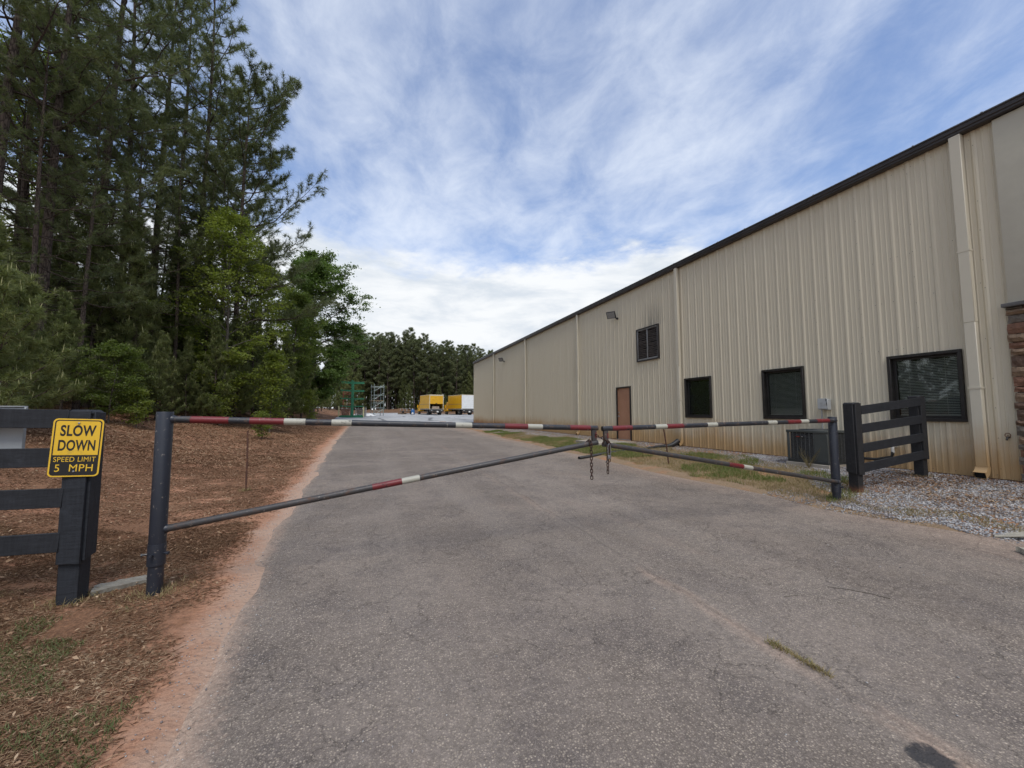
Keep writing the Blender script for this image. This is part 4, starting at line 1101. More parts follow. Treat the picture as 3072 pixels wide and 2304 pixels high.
# green cantilever rack
def tube_box(mb, p, q, w=.1): mb.bar(p, q, w, w)
rx, ry = -1.95, 49.5; rz0 = gzs(rx, ry) + .006
t = tag(empty('cantilever_rack', (rx, ry, rz0)), 'tall green cantilever storage rack at the yard entrance', 'rack')
for i, yy in enumerate((ry, ry + 2.3)):
    zb = gzs(rx, yy)
    mb = MB(); mb.box(rx - .11, rx + .11, yy - .13, yy + .13, zb + .01, zb + 4.3); mb.build('column', MATS['rack_green'], t, .008)
    mb = MB(); mb.box(rx - 1.35, rx + 1.25, yy - .10, yy + .10, zb + .0, zb + .22); mb.build('base_beam', MATS['rack_green'], t, .008)
    for k, zz in enumerate((1.30, 2.18, 3.12, 4.08)):
        for sx in (-1, 1):
            mb = MB(); mb.bar((rx + sx * .11, yy, zb + zz - .02), (rx + sx * 1.28, yy, zb + zz + (.04 if sx < 0 else .0)), .09, .13); mb.build('arm', MATS['rack_green'], t, .006)
mb = MB(); mb.bar((rx, ry + .13, rz0 + .9), (rx, ry + 2.17, rz0 + 2.9), .05, .05); mb.bar((rx, ry + .13, rz0 + 2.9), (rx, ry + 2.17, rz0 + .9), .05, .05); mb.split('cross_brace', MATS['rack_green'], t)

def scaffold(x, y, z, wx, wy, h, nl, rz, mat, label, decks=(), planks=True):
    t = tag(empty('scaffold_tower', (x, y, z), rz, local=True), label, 'scaffold')
    for sx in (-1, 1):
        for sy in (-1, 1):
            mb = MB(); mb.tube([(sx * wx / 2, sy * wy / 2, 0), (sx * wx / 2, sy * wy / 2, h)], .042, 8); mb.build('upright', MATS[mat], t)
    lv = h / nl
    for k in range(nl):
        zz = lv * k + lv * .62
        for sy in (-1, 1):
            mb = MB(); mb.tube([(-wx / 2, sy * wy / 2, zz), (wx / 2, sy * wy / 2, zz)], .032, 6); mb.build('rung', MATS[mat], t)
        for sx in (-1, 1):
            mb = MB(); mb.tube([(sx * wx / 2, -wy / 2, zz), (sx * wx / 2, wy / 2, zz)], .032, 6); mb.build('ledger', MATS[mat], t)
        mb = MB(); mb.tube([(-wx / 2, -wy / 2, lv * k + .1), (wx / 2, -wy / 2, lv * k + lv * .9)], .026, 6); mb.tube([(-wx / 2, wy / 2, lv * k + .1), (wx / 2, wy / 2, lv * k + lv * .9)], .026, 6); mb.split('diagonal', MATS[mat], t)
    for zz, mm in decks:
        mb = MB(); mb.box(-wx / 2 - .12, wx / 2 + .12, -wy / 2, wy / 2, zz, zz + .06); mb.build('deck', MATS[mm], t, .005)
    return t
sx_, sy_ = .95, 57.5
scaffold(sx_, sy_, gzs(sx_, sy_) + .01, 1.25, 1.7, 4.25, 4, R(12), 'scaf_grey', 'tall pale grey scaffold tower standing in the yard', ((1.05, 'scaf_grey'), (2.0, 'plank_tan'), (3.92, 'scaf_grey')))
scaffold(-2.75, 55.2, gzs(-2.75, 55.2) + .01, .95, 1.5, 3.4, 4, R(5), 'scaf_red', 'rusty red scaffold frame standing behind the green rack', ((1.6, 'plank_tan'), (2.2, 'scaf_red'), (2.75, 'scaf_red')))

def bollard(x, y, label):
    z = gzs(x, y); mb = MB(); mb.lathe([(.075, -.2), (.075, 1.18), (.06, 1.23), (.02, 1.25)], 0, 0, 14); o = mb.build('bollard', MATS['post_cream']); o.location = (x, y, z)
    tag(o, label, 'bollard', 'cream bollards')
bollard(-3.40, 50.6, 'pale yellow bollard on the wooded side of the green rack')
bollard(-.70, 50.6, 'pale yellow bollard between the green rack and the scaffold')

# wire stillages behind the rack
def stillage(x, y, label, mat):
    z = gzs(x, y) + .01; t = tag(empty('wire_crate', (x, y, z), R(4), local=True), label, 'crate', 'wire crates behind the rack')
    mb = MB(); mb.box(-.6, .6, -.5, .5, .08, .14)
    for sx in (-.52, .52):
        for sy in (-.42, .42): mb.box(sx - .05, sx + .05, sy - .05, sy + .05, 0, .08)
    mb.build('base', MATS[mat], t, .004)
    mb = MB()
    for sx in (-.6, .6):
        for sy in (-.5, .5): mb.box(sx - .025, sx + .025, sy - .025, sy + .025, .14, 1.05)
    mb.split('frame_post', MATS[mat], t, bevel=.003)
    mb = MB()
    for k in range(10):
        for sy in (-.5, .5): mb.box(-.58 + k * .125, -.57 + k * .125, sy - .005, sy + .005, .14, 1.02)
        for sx in (-.6, .6): mb.box(sx - .005, sx + .005, -.48 + k * .105, -.47 + k * .105, .14, 1.02)
    for k in range(7):
        for sy in (-.5, .5): mb.box(-.6, .6, sy - .007, sy + .007, .24 + k * .125, .25 + k * .125)
        for sx in (-.6, .6): mb.box(sx - .007, sx + .007, -.5, .5, .24 + k * .125, .25 + k * .125)
    mb.build('mesh_side', MATS['metal_grey'], t, smooth=False)
    mb = MB(); rr = random.Random(int(x * 7))
    for k in range(5): mb.box(-.5 + rr.uniform(0, .1), .5 - rr.uniform(0, .1), -.4, .4, .15 + k * .16, .28 + k * .16)
    mb.build('contents', MATS['scaf_red' if mat == 'scaf_red' else 'louvre_brown'], t, .01)
stillage(-2.85, 53.6, 'rusty wire crate of scrap on the wooded side behind the green rack', 'scaf_red')
stillage(-1.05, 53.4, 'grey wire crate behind the open side of the green rack', 'metal_grey')
# white sheeting heap
rr = np.random.default_rng(5)
gx_, gy_ = np.meshgrid(np.linspace(-.95, .95, 16), np.linspace(-.6, .6, 12))
hz = .34 * np.exp(-((gx_ - .1) / .5) ** 2 - (gy_ / .4) ** 2) + rr.uniform(0, .09, gx_.shape) * np.exp(-(gx_ / .8) ** 2)
v_ = np.stack([gx_.ravel() - .05 + 0, gy_.ravel(), hz.ravel()], 1) + np.array([-.05, 54.6, gzs(-.05, 54.6) + .015])
ii = (np.arange(11)[:, None] * 16 + np.arange(15)[None, :]).ravel()
me = mesh_np('white_sheeting', v_, np.stack([ii, ii + 1, ii + 17, ii + 16], 1), MATS['plate_white'])
tag(link('white_sheeting', me), 'crumpled white plastic sheeting on the ground beside the scaffold', 'sheeting')
# pallet heap, trailer and blue barrel by the trucks
def pallet(x, y, z, rz, label):
    t = tag(empty('pallet', (x, y, z), rz, local=True), label, 'pallet', 'pallets by the trucks')
    for k in range(6):
        mb = MB(); mb.box(-.6, .6, -.5 + k * .18, -.40 + k * .18, .10, .125); mb.build('board', MATS['pallet_wood'], t)
    for k in (-.55, 0, .55):
        mb = MB(); mb.box(k - .04, k + .04, -.5, .5, .0, .098); mb.build('bearer', MATS['pallet_wood'], t)
pallet(5.3, 72.0, gzs(5.3, 72.0) + .01, R(20), 'lower of two grey pallets lying near the blue drum'); pallet(5.35, 72.05, gzs(5.3, 72.0) + .137, R(34), 'upper of two grey pallets lying near the blue drum')
mb = MB(); mb.lathe([(.27, 0), (.29, .02), (.29, .28), (.30, .30), (.29, .32), (.29, .58), (.30, .60), (.29, .62), (.29, .86), (.27, .88)], 0, 0, 20)
o = mb.build('drum', MATS['tarp_blue']); o.location = (7.0, 70.5, gzs(7, 70.5)); tag(o, 'blue drum with a white patch left of the trucks', 'drum')
mb = MB(); mb.prism([(-.24, .05), (.02, .05), (.10, .28), (-.10, .42), (-.26, .25)], -.305, -.292, 'y'); mb.build('white_patch', MATS['plate_white'], o, smooth=False)
tz = gzs(6.1, 72.5)
t = tag(empty('utility_trailer', (6.2, 73, tz), R(60), local=True), 'small dark utility trailer parked behind the blue drum', 'trailer')
mb = MB(); mb.box(-1.3, 1.3, -.65, .65, .45, .52); mb.build('bed', MATS['black_plastic'], t, .01)
mb = MB()
for sx in (-1.28, 0, 1.28):
    for sy in (-.63, .63): mb.box(sx - .03, sx + .03, sy - .03, sy + .03, .52, 1.0)
for sy in (-.63, .63): mb.box(-1.3, 1.3, sy - .025, sy + .025, .95, 1.0)
mb.build('side_rail', MATS['metal_grey'], t)
for sy in (-.75, .75):
    mb = MB(); mb.lathe([(.05, -.09), (.30, -.09), (.30, .09), (.05, .09)], 0, 0, 18, M=Matrix.Translation((0, sy, .31)) @ Matrix.Rotation(R(90), 4, 'X')); mb.build('wheel', MATS['tyre'], t)
mb = MB(); mb.bar((1.3, .4, .48), (2.3, 0, .48), .06, .06); mb.bar((1.3, -.4, .48), (2.3, 0, .48), .06, .06); mb.split('drawbar', MATS['black_plastic'], t)
# ------------------------------------------------------------------ trees
def leaf_mat(name, stops, trans, tcol, rough=.55):
    m, N = newmat(name)
    g = N.n('ShaderNodeNewGeometry')
    co = N.n('ShaderNodeTexCoord').outputs['Object']
    oi = N.n('ShaderNodeObjectInfo').outputs['Random']
    f = N.math('ADD', N.math('MULTIPLY', g.outputs['Random Per Island'], .55), N.math('ADD', N.math('MULTIPLY', N.sstep(N.noise(co, .8, 4, .6), .3, .7), .35), N.math('MULTIPLY', oi, .18)))
    col = N.ramp(f, stops)
    b = N.n('ShaderNodeBsdfPrincipled'); N.set(b, 'Base Color', col); N.set(b, 'Roughness', rough); N.set(b, 'Specular IOR Level', .3)
    tl = N.n('ShaderNodeBsdfTranslucent'); N.set(tl, 'Color', N.mix(1.0, col, (*tcol, 1.0), 'MULTIPLY'))
    mx = N.n('ShaderNodeMixShader'); N.set(mx, 0, trans); N.set(mx, 1, b.outputs[0]); N.set(mx, 2, tl.outputs[0])
    out = N.n('ShaderNodeOutputMaterial'); N.t.links.new(mx.outputs[0], out.inputs[0])
    return m
leaf_mat('needles', ((0, (.070, .088, .044)), (.5, (.108, .130, .062)), (1, (.170, .180, .085))), .36, (1.6, 1.7, 1.0))
leaf_mat('needles_young', ((0, (.095, .120, .045)), (.5, (.140, .165, .064)), (1, (.22, .22, .095))), .38, (1.6, 1.7, 1.0))
leaf_mat('needles_far', ((0, (.100, .118, .062)), (.5, (.135, .155, .080)), (1, (.190, .195, .100))), .34, (1.5, 1.6, 1.0))
leaf_mat('leaf_oak', ((0, (.075, .118, .036)), (.5, (.110, .160, .050)), (1, (.160, .205, .070))), .40, (1.5, 1.7, .9))
leaf_mat('leaf_spring', ((0, (.108, .138, .032)), (.5, (.148, .182, .044)), (1, (.205, .230, .068))), .48, (1.6, 1.7, .8))
leaf_mat('leaf_mid', ((0, (.072, .100, .028)), (.5, (.108, .140, .040)), (1, (.155, .182, .056))), .45, (1.5, 1.7, .9))
leaf_mat('leaf_shrub', ((0, (.055, .072, .026)), (.5, (.082, .100, .036)), (1, (.120, .138, .050))), .40, (1.5, 1.7, .9))
m, N = newmat('bark_pine')
co = N.n('ShaderNodeTexCoord').outputs['Object']
pl_ = N.voro(N.mapping(co, (9, 9, 2.2)), 1.6, 'DISTANCE_TO_EDGE')
col = N.mix(N.sstep(pl_, .02, .16), (.035, .026, .022), N.mix(N.noise(co, 4, 5, .6), (.125, .098, .082), (.075, .056, .046)))
finish(m, N, col, .92, 0, pl_, .9, .03, spec=.2)
m, N = newmat('bark_grey')
co = N.n('ShaderNodeTexCoord').outputs['Object']
col = N.mix(N.noise(N.mapping(co, (8, 8, 1.5)), 3, 6, .7), (.16, .14, .12), (.075, .065, .055))
finish(m, N, col, .9, 0, N.noise(N.mapping(co, (8, 8, 1.2)), 4, 5, .6), .6, .02, spec=.2)

RNG = np.random.default_rng(11)
def unit(n, rg):
    v = rg.normal(size=(n, 3)); return v / np.linalg.norm(v, axis=1, keepdims=True)
def norm(v): return v / np.maximum(np.linalg.norm(v, axis=-1, keepdims=True), 1e-9)

def needle_mesh(name, pos, dirs, k, ln, wd, spread, mat, rg):
    """tufts of k thin needles spraying about dirs"""
    n = len(pos)
    d_ = norm(dirs)[:, None, :] * rg.uniform(.15, 1.0, (n, k, 1)) + unit(n * k, rg).reshape(n, k, 3) * spread
    d_ = norm(d_)
    side = norm(np.cross(d_, unit(n * k, rg).reshape(n, k, 3)))
    L_ = ln * rg.uniform(.7, 1.15, (n, k, 1))
    base = pos[:, None, :] + norm(dirs)[:, None, :] * rg.uniform(-.10, .04, (n, k, 1)) * (ln / .2)
    droop = np.zeros_like(d_); droop[..., 2] = -.12
    tip = base + (d_ + droop) * L_
    mid = base + d_ * L_ * .45
    v = np.stack([base, mid + side * wd / 2, tip, mid - side * wd / 2], 2).reshape(-1, 3)
    m_ = n * k
    q = np.arange(m_)[:, None] * 4
    t = np.concatenate([q + np.array([[0, 1, 2]]), q + np.array([[0, 2, 3]])], 1).reshape(-1, 3) if wd > .03 else None
    if t is None:
        v = np.stack([base + side * wd / 2, tip, base - side * wd / 2], 2).reshape(-1, 3)
        t = (np.arange(m_)[:, None] * 3 + np.array([[0, 1, 2]]))
    return mesh_np(name, v, t, mat)

def leaf_mesh(name, pos, size, mat, rg, flat=.55, fold=.15):
    n = len(pos)
    nrm = unit(n, rg); nrm[:, 2] = np.abs(nrm[:, 2]) + flat; nrm = norm(nrm)
    a = norm(np.cross(nrm, unit(n, rg))); b = np.cross(nrm, a)
    s = size * rg.uniform(.65, 1.25, (n, 1))
    p0 = pos - a * s * .5; p2 = pos + a * s * .5 - np.array([0, 0, 1]) * s * .12
    p1 = pos + b * s * .34 + nrm * s * fold; p3 = pos - b * s * .34 + nrm * s * fold
    v = np.stack([p0, p1, p2, p3], 1).reshape(-1, 3)
    q = np.arange(n)[:, None] * 4
    t = np.concatenate([q + np.array([[0, 1, 2]]), q + np.array([[0, 2, 3]])], 1).reshape(-1, 3)
    return mesh_np(name, v, t, mat)

class Tubes:
    """fast tapered tubes"""
    def __init__(s): s.v = []; s.f = []; s.n = 0
    def add(s, pts, rad, k):
        pts = np.asarray(pts, float); m_ = len(pts)
        t = np.gradient(pts, axis=0); t = norm(t)
        ref = np.where(np.abs(t[:, 2:3]) < .9, np.array([[0, 0, 1.0]]), np.array([[1.0, 0, 0]]))
        ref = np.repeat(ref[:1], m_, 0)
        a = norm(np.cross(t, ref)); b = np.cross(t, a)
        g = 2 * np.pi * np.arange(k) / k
        r_ = np.asarray(rad, float)[:, None, None]
        v = pts[:, None, :] + (a[:, None, :] * np.cos(g)[None, :, None] + b[:, None, :] * np.sin(g)[None, :, None]) * r_
        s.v.append(v.reshape(-1, 3))
        i = np.arange(m_ - 1)[:, None] * k; j = np.arange(k)[None, :]; l = (j + 1) % k
        q = np.stack([i + j, i + l, i + k + l, i + k + j], -1).reshape(-1, 4) + s.n
        s.f.append(q); s.n += m_ * k
    def mesh(s, name, mat):
        me = mesh_np(name, np.concatenate(s.v), np.concatenate(s.f), mat); me.shade_smooth(); return me

def pine(seed, h, cs, rmax, nb, ntw, tufts_tw, k, ln, wd, r0, mat, dead=14, lean=.3, top_el=55, up=.25, spread=.75, bias=None, lowcone=.45, s0=.42, pw=.42, candles=None):
    rg = np.random.default_rng(seed); tb = Tubes()
    zz = np.linspace(0, h, 14); t_ = zz / h
    ph = rg.uniform(0, 6.28, 2)
    tx = lean * t_ ** 1.6 * np.cos(ph[0]) + .10 * np.sin(t_ * 5 + ph[1]) * t_; ty = lean * t_ ** 1.6 * np.sin(ph[0]) + .08 * np.sin(t_ * 4 + ph[0]) * t_
    tr = r0 * (1 - t_) ** .75 + .012; tr[0] *= 1.3
    tb.add(np.stack([tx, ty, zz], 1), tr, 9)
    P, D = [], []; candles_at = []
    for i in range(nb):
        u = (i + rg.uniform(0, 1)) / nb
        t0 = cs + (1 - cs) * u; z = h * t0
        if bias is None: az = i * 2.399 + rg.uniform(-.5, .5)
        else: az = i * 2.399 + rg.uniform(-.5, .5)
        L_ = rmax * ((1 - u) ** pw) * (lowcone + (1 - lowcone) * min(1, u / .28)) * rg.uniform(.55, 1.12)
        if bias is not None: L_ *= 1 + .45 * math.cos(az - bias)
        L_ = max(L_, .35)
        el = R(4 + top_el * u ** 1.2 + rg.uniform(-12, 12))
        x0 = np.interp(z, zz, tx); y0 = np.interp(z, zz, ty)
        s = np.linspace(0, 1, 6)
        ca, sa = math.cos(az), math.sin(az)
        wob = rg.normal(0, .05, (6, 2)) * L_ * s[:, None]
        rad_ = s * L_ * math.cos(el)
        zz_ = z + s * L_ * math.sin(el) + up * L_ * (s ** 2) - .10 * L_ * np.sin(s * 3.14)
        bp = np.stack([x0 + ca * rad_ - sa * wob[:, 0], y0 + sa * rad_ + ca * wob[:, 0], zz_ + wob[:, 1] * .6], 1)
        br = .012 + L_ * .0085
        tb.add(bp, br * (1 - s) + .006, 4)
        bd = norm(np.gradient(bp, axis=0))
        m_ = max(2, int(ntw * (L_ / rmax) ** .7 + .5))
        for j in range(m_):
            sj = s0 + (.98 - s0) * (j + rg.uniform(0, .9)) / m_
            b0 = np.array([np.interp(sj, s, bp[:, c_]) for c_ in range(3)]); d0 = np.array([np.interp(sj, s, bd[:, c_]) for c_ in range(3)])
            sd_ = np.array([-sa, ca, 0]) * (1 if j % 2 else -1)
            td = norm(d0 * rg.uniform(.4, .9) + sd_ * rg.uniform(.4, 1.0) + np.array([0, 0, rg.uniform(.0, .5)]) + rg.normal(0, .15, 3))
            tl = L_ * rg.uniform(.16, .36) * (1.15 - .5 * sj)
            tl = max(tl, .2)
            e = b0 + td * tl
            tb.add(np.stack([b0, b0 + td * tl * .5 + np.array([0, 0, .02]), e]), np.array([.010, .007, .004]), 3)
            nt = tufts_tw
            for q in range(nt):
                f_ = 1 - .62 * q / max(1, nt - 1) if nt > 1 else 1
                if q == 0 and rg.uniform() < .4: candles_at.append(e)
                P.append(b0 + td * tl * f_ + rg.normal(0, .05, 3)); D.append(td + np.array([0, 0, .25]) + rg.normal(0, .35, 3))
        candles_at.append(bp[-1])
        for q in range(2):
            P.append(bp[-1] - bd[-1] * q * .15); D.append(bd[-1] + np.array([0, 0, .3]))
    for q in range(3): P.append(np.array([tx[-1], ty[-1], h - q * .15])); D.append(np.array([0, 0, 1.0]) + rg.normal(0, .3, 3))
    for i in range(dead):
        z = h * rg.uniform(.16, cs + .08); az = rg.uniform(0, 6.28); L_ = rg.uniform(.5, 2.0); s = np.linspace(0, 1, 4)
        x0 = np.interp(z, zz, tx); y0 = np.interp(z, zz, ty)
        pts = np.stack([x0 + math.cos(az) * s * L_, y0 + math.sin(az) * s * L_, z + s * L_ * rg.uniform(-.25, .25) + rg.normal(0, .04, 4) * s], 1)
        tb.add(pts, .018 * (1 - s) + .004, 3)
    if candles is not None:
        cd = Tubes()
        for q in candles_at:
            L_ = rg.uniform(.10, .24); e_ = q + np.array([rg.normal(0, .02), rg.normal(0, .02), L_])
            cd.add(np.stack([q, (q + e_) / 2, e_]), np.array([.009, .010, .004]), 4)
        shoots = cd.mesh('shoots', candles)
    crown = needle_mesh('crown', np.array(P), np.array(D), k, ln, wd, spread, mat, rg)
    return (tb.mesh('trunk', MATS['bark_pine']), crown) + ((shoots,) if candles is not None else ())

def broadleaf(seed, h, spread, fork, nl, nsub, leaves, size, r0, mat, droop=0.0, clus=.42, aspect=1.0, bias=None):
    rg = np.random.default_rng(seed); tb = Tubes(); C = []
    zt_ = h * .93
    t_ = np.linspace(0, 1, 10); ph = rg.uniform(0, 6.28)
    tx = .05 * h * t_ ** 1.5 * np.cos(ph) + .02 * h * np.sin(t_ * 6) * t_; ty = .05 * h * t_ ** 1.5 * np.sin(ph) + .02 * h * np.cos(t_ * 5) * t_
    tp = np.stack([tx, ty, t_ * zt_], 1)
    tb.add(tp, r0 * (1 - t_) ** .8 + .008, 8)
    for i in range(nl):
        u = (i + rg.uniform(0, 1)) / nl
        s0 = fork + (1 - fork) * u * .98
        b0 = np.array([np.interp(s0, t_, tp[:, c_]) for c_ in range(3)])
        az = i * 2.399 + rg.uniform(-.6, .6)
        prof = math.sin(math.pi * min(1, .07 + .87 * u)) ** .8
        L_ = spread * prof * rg.uniform(.6, 1.15)
        if bias is not None: L_ *= 1 + .18 * math.cos(az - bias)
        el = R(rg.uniform(8, 40) + 35 * u)
        s = np.linspace(0, 1, 6)
        dirv = np.array([math.cos(az) * math.cos(el), math.sin(az) * math.cos(el), math.sin(el) * aspect])
        bp = b0 + dirv * L_ * s[:, None] + rg.normal(0, .045, (6, 3)) * L_ * s[:, None]
        bp[:, 2] -= droop * L_ * s ** 2
        tb.add(bp, (r0 * .34 * (1 - u * .6)) * (1 - s) ** .9 + .006, 5)
        for j in range(nsub):
            sj = .30 + .70 * (j + rg.uniform(0, 1)) / nsub
            c0 = np.array([np.interp(sj, s, bp[:, c_]) for c_ in range(3)])
            dd = norm(dirv * .6 + unit(1, rg)[0] * .9); l2 = L_ * rg.uniform(.14, .34)
            e = c0 + dd * l2; e[2] -= droop * l2 * .6
            tb.add(np.stack([c0, (c0 + e) / 2 + rg.normal(0, .03, 3), e]), np.array([.014, .009, .004]), 3)
            C.append((c0 + e) / 2 + rg.normal(0, .1, 3)); C.append(e)
        C.append(bp[-1])
    C.append(tp[-1]); C.append(tp[-2])
    C = np.array(C)
    per = max(4, int(leaves / len(C)))
    w_ = clus * rg.uniform(.55, 1.25, (len(C), 1, 1))
    pos = C[:, None, :] + rg.normal(0, 1, (len(C), per, 3)) * w_ * np.array([1, 1, .42])
    pos[..., 2] = np.maximum(pos[..., 2], .08)
    return tb.mesh('trunk', MATS['bark_grey']), leaf_mesh('crown', pos.reshape(-1, 3), size, mat, rg)

def protos_tree(name, pair):
    r = empty(name, (0, 0, -200), local=True)
    a = link('trunk', pair[0], r); b = link('crown', pair[1], r)
    if len(pair) > 2: tag(link('shoots', pair[2], r), kind='stuff')
    return r
PROTO_USED = set()
def plant(proto, x, y, rz, sc, label, cat, group, sxy=None, dz=-.06):
    if proto.name in PROTO_USED: o = copy_tree(proto)
    else: o = proto; PROTO_USED.add(proto.name)
    o.location = (x, y, gzs(x, y) + dz); o.rotation_euler = (0, 0, rz); s2 = sc if sxy is None else sxy
    o.scale = (s2, s2, sc)
    return tag(o, label, cat, group)

nm = MATS['needles']
PINES = [protos_tree('pine_tree', pine(101, 22, .36, 5.0, 46, 10, 4, 21, .30, .023, .16, nm, lowcone=.75)),
         protos_tree('pine_tree', pine(102, 24, .44, 4.6, 42, 10, 4, 21, .30, .023, .18, nm, lean=.8, lowcone=.75)),
         protos_tree('pine_tree', pine(103, 23, .30, 4.8, 46, 10, 4, 21, .30, .023, .15, nm, lean=.5, lowcone=.7))]
HERO = protos_tree('pine_tree', pine(117, 20.0, .30, 4.3, 56, 18, 5, 24, .29, .022, .16, nm, lean=.6, bias=R(-20), top_el=44, lowcone=1.0, s0=.36, pw=.36))
yn = MATS['needles_young']; cn = simple('candle', (.34, .33, .15), (.26, .27, .11), 9, .7)
YOUNG = [protos_tree('young_pine', pine(201, 5.6, .06, 1.75, 52, 7, 4, 30, .20, .017, .055, yn, dead=0, lean=.15, top_el=58, up=.45, lowcone=.9, s0=.2, pw=.7, candles=cn)),
         protos_tree('young_pine', pine(202, 6.4, .08, 1.55, 54, 7, 4, 30, .20, .017, .06, yn, dead=0, lean=.25, top_el=62, up=.5, lowcone=.85, s0=.2, pw=.7, candles=cn)),
         protos_tree('young_pine', pine(203, 4.0, .05, 1.9, 44, 8, 5, 34, .22, .015, .05, yn, dead=0, lean=.2, top_el=50, up=.35, lowcone=.95, s0=.2, pw=.6, candles=cn))]
FAR = [protos_tree('pine_tree', pine(301, 19, .30, 2.9, 48, 6, 4, 16, .42, .045, .17, MATS['needles_far'], dead=8, lean=.3, pw=.3, top_el=36, up=.1)),
       protos_tree('pine_tree', pine(302, 20, .34, 2.8, 46, 6, 4, 16, .42, .045, .16, MATS['needles_far'], dead=8, lean=.6, pw=.3, top_el=36, up=.1)),
       protos_tree('pine_tree', pine(303, 18, .26, 3.1, 50, 6, 4, 16, .42, .045, .17, MATS['needles_far'], dead=8, lean=.4, pw=.28, top_el=36, up=.1))]
OAK = protos_tree('broadleaf_tree', broadleaf(401, 16.5, 4.6, .10, 64, 11, 66000, .20, .22, MATS['leaf_oak'], droop=.16, clus=.30, bias=R(-25)))
SPRING = [protos_tree('broadleaf_tree', broadleaf(411, 13.5, 3.3, .14, 40, 7, 16000, .15, .11, MATS['leaf_spring'], droop=.05, clus=.22)),
          protos_tree('broadleaf_tree', broadleaf(412, 10.5, 2.6, .12, 36, 7, 20000, .15, .10, MATS['leaf_mid'], droop=.08, clus=.23))]
SHRUB = [protos_tree('understory_tree', broadleaf(421, 4.6, 1.9, .10, 26, 6, 9000, .13, .04, MATS['leaf_shrub'], droop=.10, clus=.20)),
         protos_tree('understory_tree', broadleaf(422, 5.4, 2.2, .15, 26, 6, 9500, .13, .045, MATS['leaf_mid'], droop=.12, clus=.21))]
SAPL = [protos_tree('sapling', broadleaf(431, 2.3, .95, .16, 17, 5, 2300, .11, .020, MATS['leaf_spring'], droop=.10, clus=.17)),
        protos_tree('sapling', broadleaf(432, 3.6, .80, .14, 22, 5, 3200, .11, .022, MATS['leaf_spring'], droop=.05, clus=.18))]

def at(px, D):
    """world x,y of the spot D metres ahead in the direction of photo column px (plain bearing, flat ground)"""
    a = (px - 1536) / 1198.04; yw = R(19.566)
    return (math.cos(yw) * a + math.sin(yw)) * D, (math.cos(yw) - math.sin(yw) * a) * D
rr = random.Random(77)
GW = 'tall pines of the roadside wood'
x, y = at(692, 22.8); plant(HERO, x, y, R(0), 1.0, 'tall pine at the wood edge whose spreading crown stands clear against the sky', 'tree', GW)
front = [(249, 17.5, 1, 1.08, 'thick-trunked tall pine nearest behind the yellow sign'), (100, 14.5, 0, 1.0, 'tall pine whose trunk rises above the fence boards left of the yellow sign'), (162, 19, 2, 1.05, 'tall pine whose trunk rises above the left edge of the yellow sign'), (343, 20.5, 0, 1.15, 'tall pine whose trunk rises between the sign and the dark gate post'), (440, 22.5, 1, 1.12, 'tall pine whose trunk rises just above the dark gate post'), (573, 23, 2, 1.14, 'tall pine whose trunk rises above the first red stripe of the gate'), (20, 17.5, 2, 1.05, 'tall pine at the left picture edge above the grey sheet panel'), (603, 28, 0, 1.10, None), (500, 27, 2, 1.26, None), (656, 31, 1, .92, None), (-80, 13, 1, 1.0, None), (230, 15, 2, .58, None), (395, 17.5, 2, .60, None), (520, 19.5, 2, .60, None), (610, 21.5, 2, .58, None), (70, 13.5, 2, .60, None), (300, 18.5, 2, .52, None), (460, 21, 2, .50, None), (150, 17, 2, .62, None), (10, 16, 2, .6, None), (560, 25, 2, .55, None), 
         (725, 36, 2, .78, 'shorter pine half hidden behind the pine with the clear crown'), (775, 41, 1, .70, 'shortest pine of the wood, beyond the yellow-green leafy trees')]
for px, D, v, sc, lb in front:
    x, y = at(px, D)
    plant(PINES[v], x, y, rr.uniform(0, 6.28), sc * rr.uniform(.96, 1.04), lb or 'tall dark pine among the crowded trunks of the wood on the left', 'tree', GW)
for k, (x, y, v, sc) in enumerate(((-13.5, 13.0, 0, 1.0), (-17.5, 17.5, 1, 1.0), (-15.0, 9.0, 2, .95), (-20.0, 12.0, 0, 1.05), (-19.0, 6.0, 1, .95), (-24.0, 17.0, 2, 1.0))):
    plant(PINES[v], x, y, 1.7 * k, sc, 'tall pine where the wood runs on past the left picture edge', 'tree', GW)
for k, (x, y, v, sc) in enumerate(((-11.5, 11.0, 0, .9), (-13.0, 8.5, 1, .9), (-16.0, 13.0, 1, 1.1), (-17.0, 8.0, 0, 1.0), (-21.0, 9.5, 1, 1.2), (-20.0, 15.0, 0, 1.2))):
    plant(SHRUB[v], x, y, 2.1 * k, sc, 'leafy understory tree where the wood runs on past the left picture edge', 'tree', 'understory of the wood')
GD = 'leafy trees along the wood edge'
x, y = at(938, 39); plant(OAK, x, y, R(10), 1.0, 'large dark green leafy tree at the end of the wood near the rack', 'tree', GD)
x, y = at(662, 20.0); plant(SPRING[0], x, y, R(40), .86, 'tall bright yellow-green leafy tree in front of the pine with the clear crown', 'tree', GD)
x, y = at(775, 25.5); plant(SPRING[0], x, y, R(190), .80, 'bright yellow-green leafy tree beside the large dark leafy tree', 'tree', GD)
x, y = at(862, 31); plant(SPRING[1], x, y, R(90), 1.0, 'mid green leafy tree half hidden before the large dark leafy tree', 'tree', GD)
x, y = at(90, 21); plant(SPRING[0], x, y, R(250), 1.55, 'tall light green leafy tree among pines in the upper left corner', 'tree', GD, sxy=1.3)
x, y = at(560, 29); plant(SPRING[1], x, y, R(10), 1.0, 'mid green leafy tree between the pine trunks left of centre wood', 'tree', GD)
GY_ = 'young pines along the verge'
yl = 'bushy young pine in the thicket along the road verge'
